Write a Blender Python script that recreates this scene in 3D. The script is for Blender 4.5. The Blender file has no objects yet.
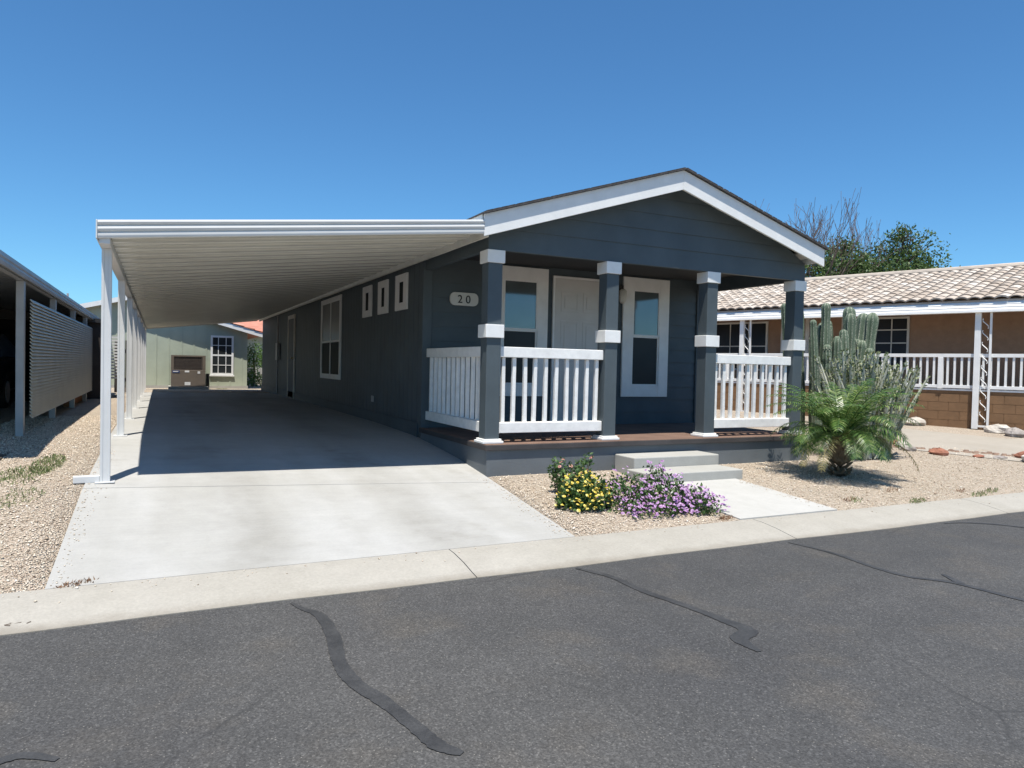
import bpy, math, random
import numpy as np
from mathutils import Vector, Matrix
random.seed(7); rng = np.random.default_rng(11)
sc = bpy.context.scene
col = sc.collection
R = math.radians

# ------------------------------------------------------------------ materials
class NT:
    def __init__(s, name):
        s.m = bpy.data.materials.new(name); s.m.use_nodes = True
        s.t = s.m.node_tree; s.n = s.t.nodes; s.l = s.t.links
        s.b = s.n['Principled BSDF']; s.out = s.n['Material Output']
        s.tc = s.n.new('ShaderNodeTexCoord')
    def noise(s, scale, detail=4, rough=.55, vec=None, dist=0):
        t = s.n.new('ShaderNodeTexNoise'); t.inputs['Scale'].default_value = scale
        t.inputs['Detail'].default_value = detail; t.inputs['Roughness'].default_value = rough
        t.inputs['Distortion'].default_value = dist
        s.l.new(vec if vec else s.tc.outputs['Object'], t.inputs['Vector']); return t.outputs['Fac']
    def voro(s, scale, out='Distance', feat='F1'):
        t = s.n.new('ShaderNodeTexVoronoi'); t.feature = feat; t.inputs['Scale'].default_value = scale
        s.l.new(s.tc.outputs['Object'], t.inputs['Vector']); return t.outputs[out]
    def scaled(s, sx, sy, sz):
        mp = s.n.new('ShaderNodeMapping'); mp.inputs['Scale'].default_value = (sx, sy, sz)
        s.l.new(s.tc.outputs['Object'], mp.inputs['Vector']); return mp.outputs['Vector']
    def ramp(s, fac, stops):
        r = s.n.new('ShaderNodeValToRGB'); e = r.color_ramp.elements
        while len(e) < len(stops): e.new(.5)
        for k, (p, c) in enumerate(stops):
            e[k].position = p
            e[k].color = (c, c, c, 1) if isinstance(c, (int, float)) else (*c, 1)
        s.l.new(fac, r.inputs['Fac']); return r.outputs['Color']
    def mix(s, fac, a, b, mode='MIX'):
        x = s.n.new('ShaderNodeMix'); x.data_type = 'RGBA'; x.blend_type = mode
        for sock, v in ((x.inputs[0], fac), (x.inputs[6], a), (x.inputs[7], b)):
            if isinstance(v, (int, float)): sock.default_value = v
            elif isinstance(v, tuple): sock.default_value = (*v, 1)
            else: s.l.new(v, sock)
        return x.outputs[2]
    def island(s):
        g = s.n.new('ShaderNodeNewGeometry'); return g.outputs['Random Per Island']
    def color(s, c):
        if isinstance(c, tuple): s.b.inputs['Base Color'].default_value = (*c, 1)
        else: s.l.new(c, s.b.inputs['Base Color'])
    def rough(s, r):
        if isinstance(r, (int, float)): s.b.inputs['Roughness'].default_value = r
        else: s.l.new(r, s.b.inputs['Roughness'])
    def bump(s, h, strength=.3, dist=.01):
        b = s.n.new('ShaderNodeBump'); b.inputs['Strength'].default_value = strength
        b.inputs['Distance'].default_value = dist
        s.l.new(h, b.inputs['Height']); s.l.new(b.outputs['Normal'], s.b.inputs['Normal'])

def paint(name, c, rough=.5, var=.12, scale=3, bump=.15, bscale=60, spec=.4):
    t = NT(name)
    n = t.noise(scale, 6, .6)
    lo = tuple(v*(1-var) for v in c); hi = tuple(min(1, v*(1+var)) for v in c)
    t.color(t.ramp(n, [(.3, lo), (.7, hi)])); t.rough(rough)
    t.b.inputs['Specular IOR Level'].default_value = spec
    if bump: t.bump(t.noise(bscale, 3, .6), bump, .004)
    return t.m

M = {}
M['white'] = paint('white_trim_paint', (0.78, 0.78, 0.765), .5, .06, 5, .25, 45)
M['rail_white'] = paint('white_rail_paint', (0.79, 0.785, 0.765), .55, .09, 9, .4, 30)
M['blue'] = paint('slate_blue_paint', (0.073, 0.093, 0.105), .6, .12, 2.5, .3, 70)
M['skirt'] = paint('slate_blue_skirting_paint', (0.125, 0.14, 0.152), .7, .14, 2, .35, 50)
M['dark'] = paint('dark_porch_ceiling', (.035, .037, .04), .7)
M['deckedge'] = paint('deck_edge_board', (.055, .05, .05), .7, .25)
M['alu'] = paint('white_enamelled_aluminium', (0.648, 0.648, 0.63), .33, .04, 2, 0)
M['soffit_pan'] = paint('underside_enamel', (.62, .61, .55), .22, .08, 1.5, .12, 4)
M['post'] = paint('white_post_enamel', (0.63, 0.63, 0.621), .4, .05, 4, 0)
M['beige_strip'] = paint('cream_flashing', (.6, .58, .52), .5)
M['metal_dark'] = paint('dark_metal', (.03, .03, .03), .4)
M['brass'] = paint('dull_brass', (.35, .26, .12), .35)
M['shingle'] = paint('dark_asphalt_shingle', (.07, .065, .065), .9, .4, 25, .6, 90)
M['door'] = paint('white_door_paint', (0.594, 0.585, 0.567), .45, .05)
M['plaque'] = paint('pale_plaque', (0.612, 0.612, 0.576), .5, .06)
M['numeral'] = paint('black_numeral', (.02, .02, .02), .5)
M['grey_alu'] = paint('weathered_grey_aluminium', (.36, .37, .375), .45, .12, 4, 0)
M['louvre'] = paint('grey_louvre_enamel', (.60, .57, .48), .5, .1, 3, 0)
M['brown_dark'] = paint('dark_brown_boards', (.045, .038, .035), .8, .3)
M['nbwall'] = paint('tan_brown_stucco', (0.33, 0.205, 0.13), .85, .1, 6, .4, 60)
M['nbskirt'] = paint('ochre_brown_block', (0.2052, 0.1178, 0.0608), .9, .14, 4, .4, 50)
M['green_wall'] = paint('pale_sage_siding', (0.3724, 0.4142, 0.3268), .7, .06, 3)
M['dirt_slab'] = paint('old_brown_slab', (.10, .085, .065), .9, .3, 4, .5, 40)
M['orange_block'] = paint('orange_block', (.32, .14, .06), .9, .2)
M['ac'] = paint('grey_brown_cabinet', (0.152, 0.1254, 0.1026), .5, .1)
M['ac_dark'] = paint('dark_coil', (0.11, 0.09, 0.08), .6, .3, 30)
M['label_white'] = paint('white_label', (.75, .75, .75), .5)
M['label_blue'] = paint('blue_label', (.03, .06, .18), .5)
M['carpaint'] = paint('black_car_paint', (.012, .013, .016), .18, .05, 2, 0)
M['tyre'] = paint('tyre_rubber', (.02, .02, .02), .8)
M['chrome'] = paint('silver_rim', (.4, .4, .42), .3)
M['tail'] = paint('red_lens', (.25, .01, .01), .2)
M['tyremark'] = M['tyre']

def glass(name, c, rough=.03, refl=.35):
    t = NT(name); t.color(t.ramp(t.noise(1.2, 2), [(.35, tuple(v*.6 for v in c)), (.65, c)])); t.rough(.3); t.b.inputs['Specular IOR Level'].default_value = .2
    g = t.n.new('ShaderNodeBsdfGlossy'); g.inputs['Roughness'].default_value = rough
    g.inputs['Color'].default_value = (.9, .95, 1, 1)
    mx = t.n.new('ShaderNodeMixShader'); mx.inputs[0].default_value = refl
    t.l.new(t.b.outputs[0], mx.inputs[1]); t.l.new(g.outputs[0], mx.inputs[2])
    t.l.new(mx.outputs[0], t.out.inputs['Surface']); return t.m
M['glass'] = glass('window_glass', (.10, .115, .12), .06, .14)
M['screen'] = glass('insect_screen', (.026, .029, .031), .4, .03)
M['screen'].node_tree.nodes['Principled BSDF'].inputs['IOR'].default_value = 1.02
M['blind'] = glass('glass_over_blind', (.22, .22, .21), .03, .12)

def leafmat(name, c1, c2, rough=.5, trans=.25, c3=None):
    t = NT(name)
    st = [(0, c1), (.6, c2)] + ([(1, c3)] if c3 else [])
    cc = t.ramp(t.island(), st); t.color(cc); t.rough(rough)
    tr = t.n.new('ShaderNodeBsdfTranslucent'); t.l.new(cc, tr.inputs['Color'])
    mx = t.n.new('ShaderNodeMixShader'); mx.inputs[0].default_value = trans
    t.l.new(t.b.outputs[0], mx.inputs[1]); t.l.new(tr.outputs[0], mx.inputs[2])
    t.l.new(mx.outputs[0], t.out.inputs['Surface']); return t.m
M['palm'] = leafmat('palm_leaflet', (.04, .10, .022), (.10, .185, .04), .36, .25, (.24, .30, .10))
M['palm_dry'] = leafmat('dry_palm_leaflet', (.16, .18, .05), (.3, .25, .10), .6, .2)
M['palm_trunk'] = paint('palm_trunk_fibre', (0.15, 0.115, 0.075), .95, .4, 14, .8, 40)
M['lantana_leaf'] = leafmat('lantana_leaf', (.035, .085, .022), (.07, .14, .035), .55, .2, (.11, .18, .05))
M['purple'] = leafmat('purple_petal', (.38, .16, .42), (.55, .32, .58), .6, .2, (.74, .58, .76))
M['yellow'] = leafmat('yellow_petal', (.72, .50, .03), (.80, .68, .12), .6, .2, (.85, .80, .42))
M['pink'] = leafmat('pink_petal', (.6, .22, .25), (.7, .4, .3), .6, .2)
M['tree_leaf'] = leafmat('broad_leaf', (.035, .075, .022), (.075, .14, .038), .5, .3, (.14, .20, .065))
M['hedge_leaf'] = leafmat('light_leaf', (.05, .12, .02), (.12, .22, .05), .5, .25)
M['bark'] = paint('grey_brown_bark', (.11, .09, .075), .95, .3, 8, .7, 30)
M['twig'] = paint('bare_twig', (.13, .10, .09), .9, .25, 6, 0)
M['weed'] = leafmat('weed_blade', (.09, .13, .04), (.17, .22, .08), .6, .2, (.28, .27, .13))
M['dry_weed'] = leafmat('dry_weed', (.18, .09, .05), (.28, .17, .10), .8, .1)
M['stem_pale'] = leafmat('pale_waxy_stem', (.25, .27, .20), (.42, .43, .34), .7, 0, (.56, .56, .47))
M['bush_leaf'] = leafmat('small_grey_green_leaf', (.12, .165, .075), (.21, .25, .12), .6, .2, (.33, .34, .18))
def cactusmat():
    t = NT('cactus_skin')
    n = t.noise(5, 5, .6); c = t.ramp(n, [(.3, (.05, .085, .05)), (.7, (.105, .15, .095))])
    at = t.n.new('ShaderNodeAttribute'); at.attribute_name = 'rib'
    sp = t.noise(70, 2, .5)
    f = t.mix(1.0, at.outputs['Color'], t.ramp(sp, [(.45, 0.), (.6, 1.)]), 'MULTIPLY')
    t.color(t.mix(f, c, (.42, .42, .33))); t.rough(.6); return t.m
M['cactus'] = cactusmat()

def concrete(name, base, tan=.5, spk=.25, band=False):
    t = NT(name)
    big = t.noise(.7, 6, .62, dist=.4); fine = t.noise(55, 4, .7); mid = t.noise(6, 5, .6)
    lo = (base[0]*.90, base[1]*.895, base[2]*.875)
    c = t.ramp(big, [(.33, lo), (.62, base)])
    c = t.mix(.35, c, t.ramp(mid, [(.3, .82), (.7, 1.08)]), 'MULTIPLY')
    c = t.mix(spk, c, t.ramp(fine, [(.25, .7), (.75, 1.12)]), 'MULTIPLY')
    if band:   # broom strokes across and faint tyre-polished streaks along the drive
        br = t.noise(2.0, 3, .6, t.scaled(.12, 14, 1)); c = t.mix(.22, c, t.ramp(br, [(.3, .85), (.7, 1.05)]), 'MULTIPLY')
        sk = t.noise(1.0, 3, .5, t.scaled(2.2, .16, 1)); c = t.mix(.6, c, t.ramp(sk, [(.32, (.84, .83, .80)), (.6, (1, 1, 1))]), 'MULTIPLY')
    if band:
        for px_, wd_ in ((-2.75, .16), (-1.25, .2)):      # two tyre worn tracks running up the drive
            sep = t.n.new('ShaderNodeSeparateXYZ'); wv = t.noise(.35, 2, .5); 
            t.l.new(t.tc.outputs['Object'], sep.inputs[0])
            ad = t.n.new('ShaderNodeMath'); ad.operation = 'MULTIPLY_ADD'; t.l.new(wv, ad.inputs[0]); ad.inputs[1].default_value = 1.3; ad.inputs[2].default_value = -px_-.65
            a2 = t.n.new('ShaderNodeMath'); t.l.new(sep.outputs[0], a2.inputs[0]); t.l.new(ad.outputs[0], a2.inputs[1])
            a3 = t.n.new('ShaderNodeMath'); a3.operation = 'ABSOLUTE'; t.l.new(a2.outputs[0], a3.inputs[0])
            f = t.mix(1., t.ramp(a3.outputs[0], [(wd_*.5, .9), (wd_*2.2, 0.)]), t.ramp(t.noise(1.1, 5, .65), [(.35, .15), (.65, 1.)]), 'MULTIPLY')
            c = t.mix(f, c, t.mix(1., c, (.77, .76, .735), 'MULTIPLY'))
        st = t.mix(1., t.ramp(t.noise(.55, 5, .7), [(.56, 0.), (.70, .75)]), t.ramp(t.noise(9, 4, .7), [(.3, .5), (.7, 1.)]), 'MULTIPLY')
        c = t.mix(st, c, t.mix(1., c, (.70, .68, .64), 'MULTIPLY'))
    dk = t.voro(7); c = t.mix(.5, c, t.ramp(dk, [(.0, .55), (.045, 1.)]), 'MULTIPLY')
    t.color(c); t.rough(.85); t.bump(fine, .25, .004); return t.m
M['drive'] = concrete('broomed_concrete', (.41, .408, .396), band=True)
M['path'] = concrete('path_concrete', (0.455, 0.45, 0.43))
def gutter_dirt(m):
    t = NT.__new__(NT); t.m = m; t.t = m.node_tree; t.n = t.t.nodes; t.l = t.t.links; t.b = t.n['Principled BSDF']; t.tc = t.n['Texture Coordinate']
    old = t.b.inputs['Base Color'].links[0].from_socket
    sp = t.n.new('ShaderNodeSeparateXYZ'); t.l.new(t.tc.outputs['Object'], sp.inputs[0])
    ad = t.n.new('ShaderNodeMath'); ad.operation = 'MULTIPLY_ADD'; t.l.new(t.noise(7, 5, .7), ad.inputs[0]); ad.inputs[1].default_value = .16; t.l.new(sp.outputs[1], ad.inputs[2])
    f = t.ramp(ad.outputs[0], [(.0, 0.), (1., 0.)]);
    mr = t.n.new('ShaderNodeMapRange'); mr.inputs[1].default_value = -2.77; mr.inputs[2].default_value = -2.90; mr.inputs[3].default_value = 0; mr.inputs[4].default_value = .75; t.l.new(ad.outputs[0], mr.inputs[0])
    t.color(t.mix(mr.outputs[0], old, (.19, .165, .13)))
    return m
M['kerb'] = concrete('kerb_concrete', (0.375, 0.355, 0.315), spk=.55)
gutter_dirt(M['kerb'])
M['step'] = concrete('step_concrete', (0.396, 0.3924, 0.3672))
M['nbdrive'] = concrete('tan_concrete', (0.36, 0.324, 0.2736))

def asphalt():
    t = NT('asphalt')
    big = t.noise(.5, 5, .6); c = t.ramp(big, [(.35, (.052, .052, .0525)), (.65, (.070, .0685, .066))])
    warm = t.noise(1.7, 5, .65); c = t.mix(t.ramp(warm, [(.52, 0.), (.72, .55)]), c, (.09, .08, .067))
    c = t.mix(.85, c, t.ramp(t.noise(120, 3, .8), [(.3, .42), (.7, 1.55)]), 'MULTIPLY')
    vc = t.n.new('ShaderNodeTexVoronoi'); vc.inputs['Scale'].default_value = 120; t.l.new(t.tc.outputs['Object'], vc.inputs['Vector'])
    sc_ = t.n.new('ShaderNodeSeparateColor'); t.l.new(vc.outputs['Color'], sc_.inputs[0])
    c = t.mix(.42, c, t.ramp(sc_.outputs[1], [(.0, .35), (.35, .75), (.75, 1.15), (.93, 1.7), (1., 2.6)]), 'MULTIPLY')
    c = t.mix(.5, c, t.ramp(t.noise(3.2, 6, .7), [(.3, .78), (.7, 1.15)]), 'MULTIPLY')
    c = t.mix(.5, c, t.ramp(t.noise(1.0, 3, .5, t.scaled(.05, .9, 1)), [(.35, .82), (.65, 1.12)]), 'MULTIPLY')
    v = t.n.new('ShaderNodeTexVoronoi'); v.inputs['Scale'].default_value = 78
    t.l.new(t.tc.outputs['Object'], v.inputs['Vector'])
    # pale stones showing in some cells of the aggregate
    sep = t.n.new('ShaderNodeSeparateColor'); t.l.new(v.outputs['Color'], sep.inputs[0])
    pick = t.ramp(sep.outputs[0], [(.80, 0.), (.86, .8)]); near = t.ramp(v.outputs['Distance'], [(.12, 1.), (.26, 0.)])
    f = t.mix(1., pick, near, 'MULTIPLY'); c = t.mix(f, c, (.25, .235, .21))
    # hairline cracks
    dn = t.n.new('ShaderNodeTexVoronoi'); dn.feature = 'DISTANCE_TO_EDGE'; dn.inputs['Scale'].default_value = .55
    wv = t.n.new('ShaderNodeTexNoise'); wv.inputs['Scale'].default_value = 2.5; t.l.new(t.tc.outputs['Object'], wv.inputs['Vector'])
    mv = t.mix(.12, t.tc.outputs['Object'], wv.outputs['Color']); t.l.new(mv, dn.inputs['Vector'])
    cr = t.mix(1., t.ramp(dn.outputs['Distance'], [(.0, 1.), (.007, 0.)]), t.ramp(t.noise(.9, 3), [(.5, 0.), (.62, .8)]), 'MULTIPLY')
    c = t.mix(cr, c, (.03, .03, .03))
    t.color(c); t.rough(.8); t.bump(t.noise(95, 3, .75), .6, .006); return t.m
M['asphalt'] = asphalt()
def seal():
    t = NT('crack_sealant'); c = t.ramp(t.noise(7, 5, .7), [(.32, (.027, .0275, .0285)), (.68, (.055, .0555, .056))])
    c = t.mix(.5, c, t.ramp(t.noise(95, 3, .75), [(.3, .6), (.75, 1.5)]), 'MULTIPLY'); t.color(c); t.rough(.6)
    t.bump(t.noise(80, 3, .7), .4, .004); return t.m
M['seal'] = seal()
GRAV = [(.0, (.24, .175, .12)), (.10, (.45, .36, .27)), (.34, (.62, .525, .41)), (.66, (.72, .635, .515)), (.86, (.62, .48, .37)), (1., (.82, .77, .68))]
def gravel_ground():
    t = NT('gravel_bed')
    v = t.n.new('ShaderNodeTexVoronoi'); v.inputs['Scale'].default_value = 72
    t.l.new(t.tc.outputs['Object'], v.inputs['Vector'])
    sep = t.n.new('ShaderNodeSeparateColor'); t.l.new(v.outputs['Color'], sep.inputs[0])
    c = t.ramp(sep.outputs[0], [(p, tuple(x*.9 for x in k)) for p, k in GRAV])
    c = t.mix(t.ramp(v.outputs['Distance'], [(.38, 0.), (.66, .5)]), c, (.20, .155, .115))
    t.color(t.mix(.35, c, t.ramp(t.noise(1.3, 5), [(.3, .78), (.7, 1.1)]), 'MULTIPLY')); t.rough(.95)
    t.bump(t.ramp(v.outputs['Distance'], [(0, 1.), (.6, 0.)]), .9, .02); return t.m
M['gravel_bed'] = gravel_ground()
def pebble():
    t = NT('river_pebble'); t.color(t.ramp(t.island(), GRAV)); t.rough(.9); return t.m
M['pebble'] = pebble()
def farground():
    t = NT('dry_ground'); t.color(t.ramp(t.noise(.2, 6), [(.3, (.26, .20, .14)), (.7, (.38, .31, .23))])); t.rough(1); return t.m
M['farground'] = farground()
def carpet():
    t = NT('brown_deck_carpet'); c = t.ramp(t.noise(3, 5), [(.3, (.13, .078, .056)), (.7, (.19, .118, .085))])
    t.color(t.mix(.5, c, t.ramp(t.noise(160, 2), [(.3, .6), (.7, 1.3)]), 'MULTIPLY')); t.rough(.95); return t.m
M['carpet'] = carpet()
def tile(name, a, b, c3):
    t = NT(name)
    c = t.ramp(t.island(), [(0, a), (.55, b), (1, c3)])
    c = t.mix(.55, c, t.ramp(t.noise(2.2, 6, .7), [(.35, .55), (.6, 1.05)]), 'MULTIPLY')
    t.color(c); t.rough(.9); t.bump(t.noise(40, 3), .3, .006); return t.m
M['tile_cream'] = tile('weathered_cream_tile', (.38, .315, .255), (.49, .425, .36), (.57, .515, .455))
M['tile_red'] = tile('red_clay_tile', (.40, .15, .10), (.48, .20, .14), (.5, .27, .2))
def rockmat(name, a, b):
    t = NT(name); t.color(t.ramp(t.noise(9, 6, .7), [(.3, a), (.7, b)])); t.rough(.95); t.bump(t.noise(20, 5, .7), .6, .02); return t.m
M['rock_white'] = rockmat('pale_rock', (.32, .28, .24), (.62, .58, .52))
M['rock_red'] = rockmat('red_rock', (.20, .08, .05), (.38, .17, .11))
M['rock_brown'] = rockmat('brown_rock', (.17, .11, .08), (.34, .24, .18))
M['rock_grey'] = rockmat('grey_rock', (.18, .16, .15), (.42, .38, .35))

# ------------------------------------------------------------------ mesh tools
class MB:
    def __init__(s): s.v = []; s.f = []
    def add(s, vs, fs):
        o = len(s.v); s.v += [tuple(p) for p in vs]; s.f += [tuple(i+o for i in f) for f in fs]; return s
    def box(s, x0, x1, y0, y1, z0, z1):
        return s.add([(x0,y0,z0),(x1,y0,z0),(x1,y1,z0),(x0,y1,z0),(x0,y0,z1),(x1,y0,z1),(x1,y1,z1),(x0,y1,z1)],
                     [(0,3,2,1),(4,5,6,7),(0,1,5,4),(1,2,6,5),(2,3,7,6),(3,0,4,7)])
    def hexa(s, a, b):          # two quads (4 points each), a = bottom / one end, b = the other end
        return s.add(list(a)+list(b), [(0,3,2,1),(4,5,6,7),(0,1,5,4),(1,2,6,5),(2,3,7,6),(3,0,4,7)])
    def loft(s, A, B, cap=True):   # two equal closed outlines
        n = len(A); f = [(i, (i+1) % n, n+(i+1) % n, n+i) for i in range(n)]
        if cap: f += [tuple(range(n-1, -1, -1)), tuple(range(n, 2*n))]
        return s.add(list(A)+list(B), f)
    def tube(s, pts, rad, n=6, cap=True):
        pts = [Vector(p) for p in pts]; rings = []
        up = Vector((0, 0, 1))
        for i, p in enumerate(pts):
            d = (pts[min(i+1, len(pts)-1)] - pts[max(i-1, 0)]).normalized()
            a = d.cross(up)
            if a.length < 1e-3: a = d.cross(Vector((1, 0, 0)))
            a.normalize(); b = d.cross(a); r = rad[i] if isinstance(rad, (list, tuple)) else rad
            rings.append([p + a*(r*math.cos(2*math.pi*k/n)) + b*(r*math.sin(2*math.pi*k/n)) for k in range(n)])
        f = []
        for i in range(len(rings)-1):
            for k in range(n): f.append((i*n+k, i*n+(k+1) % n, (i+1)*n+(k+1) % n, (i+1)*n+k))
        if cap: f += [tuple(range(n)), tuple(range((len(rings)-1)*n, len(rings)*n))]
        return s.add([q for r in rings for q in r], f)
    def sweep(s, prof, axis_pts):  # prof: list of offsets (Vector) per point
        pass
    def xform(s, fn): s.v = [tuple(fn(*p)) for p in s.v]; return s
    def build(s, name, mat, parent=None, bevel=0, smooth=False, label=None):
        me = bpy.data.meshes.new(name); me.from_pydata(s.v, [], s.f); me.update()
        return link(name, me, mat, parent, bevel, smooth, label)

def link(name, me, mat, parent=None, bevel=0, smooth=False, label=None, fix=True):
    import bmesh
    if fix and len(me.polygons) < 6000:
        bm = bmesh.new(); bm.from_mesh(me); bmesh.ops.recalc_face_normals(bm, faces=bm.faces); bm.to_mesh(me); bm.free()
    if isinstance(mat, str): mat = M[mat]
    me.materials.append(mat)
    if smooth: me.polygons.foreach_set('use_smooth', [True]*len(me.polygons))
    o = bpy.data.objects.new(name, me); col.objects.link(o)
    if parent: adopt(o, parent)
    if bevel:
        b = o.modifiers.new('bevel', 'BEVEL'); b.width = bevel; b.segments = 2; b.limit_method = 'ANGLE'
    if label: o['label'] = label
    return o
ORG = {}
def adopt(o, parent):
    w = ORG.get(parent.name, Vector((0, 0, 0)))
    o.parent = parent; o.location = -w if o.type == 'MESH' else o.location
    ORG[o.name] = Vector((0, 0, 0))       # mesh children keep world coordinates
def thing(name, label, cat, loc, group=None):
    o = bpy.data.objects.new(name, None); o.empty_display_size = .2; col.objects.link(o)
    o.location = loc; ORG[o.name] = Vector(loc); tag(o, label, cat, group); return o
def tag(o, label, cat, group=None):
    o['label'] = label; o['category'] = cat
    if group: o['group'] = group
    return o
def kind(o, k): o['kind'] = k; return o
def npmesh(name, V, F):
    me = bpy.data.meshes.new(name); V = np.asarray(V, np.float32); F = np.asarray(F, np.int32)
    me.vertices.add(len(V)); me.vertices.foreach_set('co', V.ravel())
    k = F.shape[1]; me.loops.add(F.size); me.loops.foreach_set('vertex_index', F.ravel())
    me.polygons.add(len(F)); me.polygons.foreach_set('loop_start', np.arange(0, F.size, k, dtype=np.int32))
    me.polygons.foreach_set('loop_total', np.full(len(F), k, np.int32))
    me.update(calc_edges=True); me.validate(); return me
def leaves(P, size, width=.5, up=None, spread=1., bend=.25):
    """diamond leaf of two quads folded at the midrib at each point of P; up = preferred leaf direction per point"""
    P = np.asarray(P, float); n = len(P)
    d = rng.normal(size=(n, 3)) * spread
    if up is not None: d = d + up
    d /= np.linalg.norm(d, axis=1, keepdims=True)
    r = rng.normal(size=(n, 3)); w = np.cross(d, r); w /= np.linalg.norm(w, axis=1, keepdims=True); nn = np.cross(d, w)
    L = (size if np.isscalar(size) else np.asarray(size)[:, None]) * rng.uniform(.7, 1.3, (n, 1)); W = L*width*.5
    a = P; t = P + d*L - nn*L*bend; m = P + d*L*.5 + nn*L*.05
    l = P + d*L*.45 + w*W - nn*L*.06; rr = P + d*L*.45 - w*W - nn*L*.06
    V = np.stack([a, l, t, rr, m], 1).reshape(-1, 3); b = np.arange(n)[:, None]*5
    F = np.concatenate([b+np.array([[0, 4, 2, 1]]), b+np.array([[0, 3, 2, 4]])], 0)
    return V, F
def interp(x, pts):
    return float(np.interp(x, [p[0] for p in pts], [p[1] for p in pts]))

# ------------------------------------------------------------------ heights of the lot
LZ = [(-2.43, -.478), (-.5, -.22), (.2, -.15), (1.7, -.09), (2.4, -.066), (9, -.08), (16, -.12), (21, -.15), (60, -.2)]
RZ = [(-2.43, -.478), (-.2, -.34), (.68, -.24), (2.24, -.13), (4, -.10), (9, -.10), (16, -.13), (21, -.16), (60, -.2)]
YZ = [(-2.43, -.478), (-1.1, -.385), (-.2, -.345), (3, -.25), (9, -.19), (21, -.16), (60, -.2)]   # yard to the right
XL = [(-2.43, -3.87), (-.5, -3.845), (.2, -3.825), (2.4, -3.81), (16, -3.80)]
XR = [(-2.43, -.34), (-.2, -.112), (2, -.105), (16, -.105)]
def drive_z(x, y):
    l, r = interp(y, XL), interp(y, XR); t = min(1, max(0, (x-l)/(r-l)))
    return interp(y, LZ)*(1-t) + interp(y, RZ)*t
def yard_z(x, y):
    if x < -2: return interp(y, LZ) - .012
    if y > 16: t = min(1, max(0, (x+2)/4)); return (interp(y, LZ)-.012)*(1-t) + interp(y, YZ)*t
    return interp(y, YZ) - .0

# ------------------------------------------------------------------ ground, road, kerb, drive, path
g = MB(); S = 900
g.add([(-S,-S,-.72),(S,-S,-.72),(S,S,-.72),(-S,S,-.72)], [(0,1,2,3)])
kind(g.build('ground', 'farground'), 'structure')
r = MB(); nx = 40
xs = np.linspace(-60, 60, nx)
r.add([(x, y, -.545 - .0 if y > -6 else -.545) for x in xs for y in (-2.93, -5.5, -9.5)],
      [(i*3+j, (i+1)*3+j, (i+1)*3+j+1, i*3+j+1) for i in range(nx-1) for j in range(2)])
kind(r.build('road', 'asphalt'), 'structure')

k = MB()
cuts = [-60, -7.4, -4.45, -1.41, 1.52, 4.55, 7.6, 10.6, 60]
prof = [(-2.44, -.476), (-2.55, -.480), (-2.72, -.500), (-2.87, -.528), (-2.95, -.540), (-2.955, -.62), (-2.44, -.62)]
for a, b in zip(cuts[:-1], cuts[1:]):
    n = max(1, int((b-a)/.6)) if b-a < 5 else 12
    xx = np.linspace(a+.004, b-.004, n+1)
    w = lambda x: .012*math.sin(x*1.7)+.008*math.sin(x*4.1+1)
    for i in range(n):
        A = [(xx[i], y + (w(xx[i]) if j in (4, 5) else 0), z) for j, (y, z) in enumerate(prof)]
        B = [(xx[i+1], y + (w(xx[i+1]) if j in (4, 5) else 0), z) for j, (y, z) in enumerate(prof)]
        k.loft(A, B, cap=(i == 0 or i == n-1))
kind(k.build('kerb', 'kerb'), 'structure')

d = MB()
def slab(y0, y1, n, m=10):
    ys = np.linspace(y0, y1, n+1); V = []; F = []
    for y in ys:
        l, rr = interp(y, XL), interp(y, XR)
        for j in range(m+1):
            x = l + (rr-l)*j/m; V.append((x, y, drive_z(x, y)))
    nn = len(V); V += [(x, y, z-.1) for x, y, z in V]
    for i in range(n):
        for j in range(m):
            q = i*(m+1)+j; F.append((q, q+1, q+m+2, q+m+1))
    ring = [j for j in range(m+1)] + [i*(m+1)+m for i in range(1, n+1)] + [n*(m+1)+j for j in range(m-1, -1, -1)] + [i*(m+1) for i in range(n-1, 0, -1)]
    for a, b in zip(ring, ring[1:]+ring[:1]): F.append((a, b, b+nn, a+nn))
    d.add(V, F)
js = [-2.432, -.48, 2.6, 5.7, 8.8, 11.9, 16.0]
for a, b in zip(js[:-1], js[1:]): slab(a+.005, b-.005, max(4, int((b-a)/.3)))
kind(d.build('driveway', 'drive'), 'structure')

# gravel yard: strips whose columns follow the drive's edges
V = []; F = []
ys = [-2.445, -2.2, -1.9, -1.5, -1.1, -.8, -.5, -.2, .2, .7, 1.2, 1.7, 2.4, 4, 6, 9, 12, 15.97, 16.03, 18, 20, 23, 30, 45, 60]
for y in ys:
    l, rr = interp(y, XL), interp(y, XR); row = []
    under = -.09 if y < 16 else 0.
    for x in (-60, -20, -9, -7, -6, -5.2, -4.6, -4.2): row.append((x, y, yard_z(x, y)))
    row += [(l-.002, y, interp(y, LZ)-.012), (l+.02, y, interp(y, LZ)-.012+under), (rr-.02, y, interp(y, RZ)-.012+under)]
    row.append((rr+.002, y, (interp(y, RZ) if y < -.2 else interp(y, YZ))-.006))
    for x in (.1, .4, .8, 1.4, 2.6, 3.4, 4.2, 5, 6, 7, 8, 10, 12, 15, 20, 30, 60): row.append((x, y, yard_z(x, y)))
    V += row
m = len(row)
for i in range(len(ys)-1):
    for j in range(m-1): F.append((i*m+j, i*m+j+1, (i+1)*m+j+1, (i+1)*m+j))
kind(MB().add(V, F).build('yard', 'gravel_bed', smooth=True), 'structure')

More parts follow.
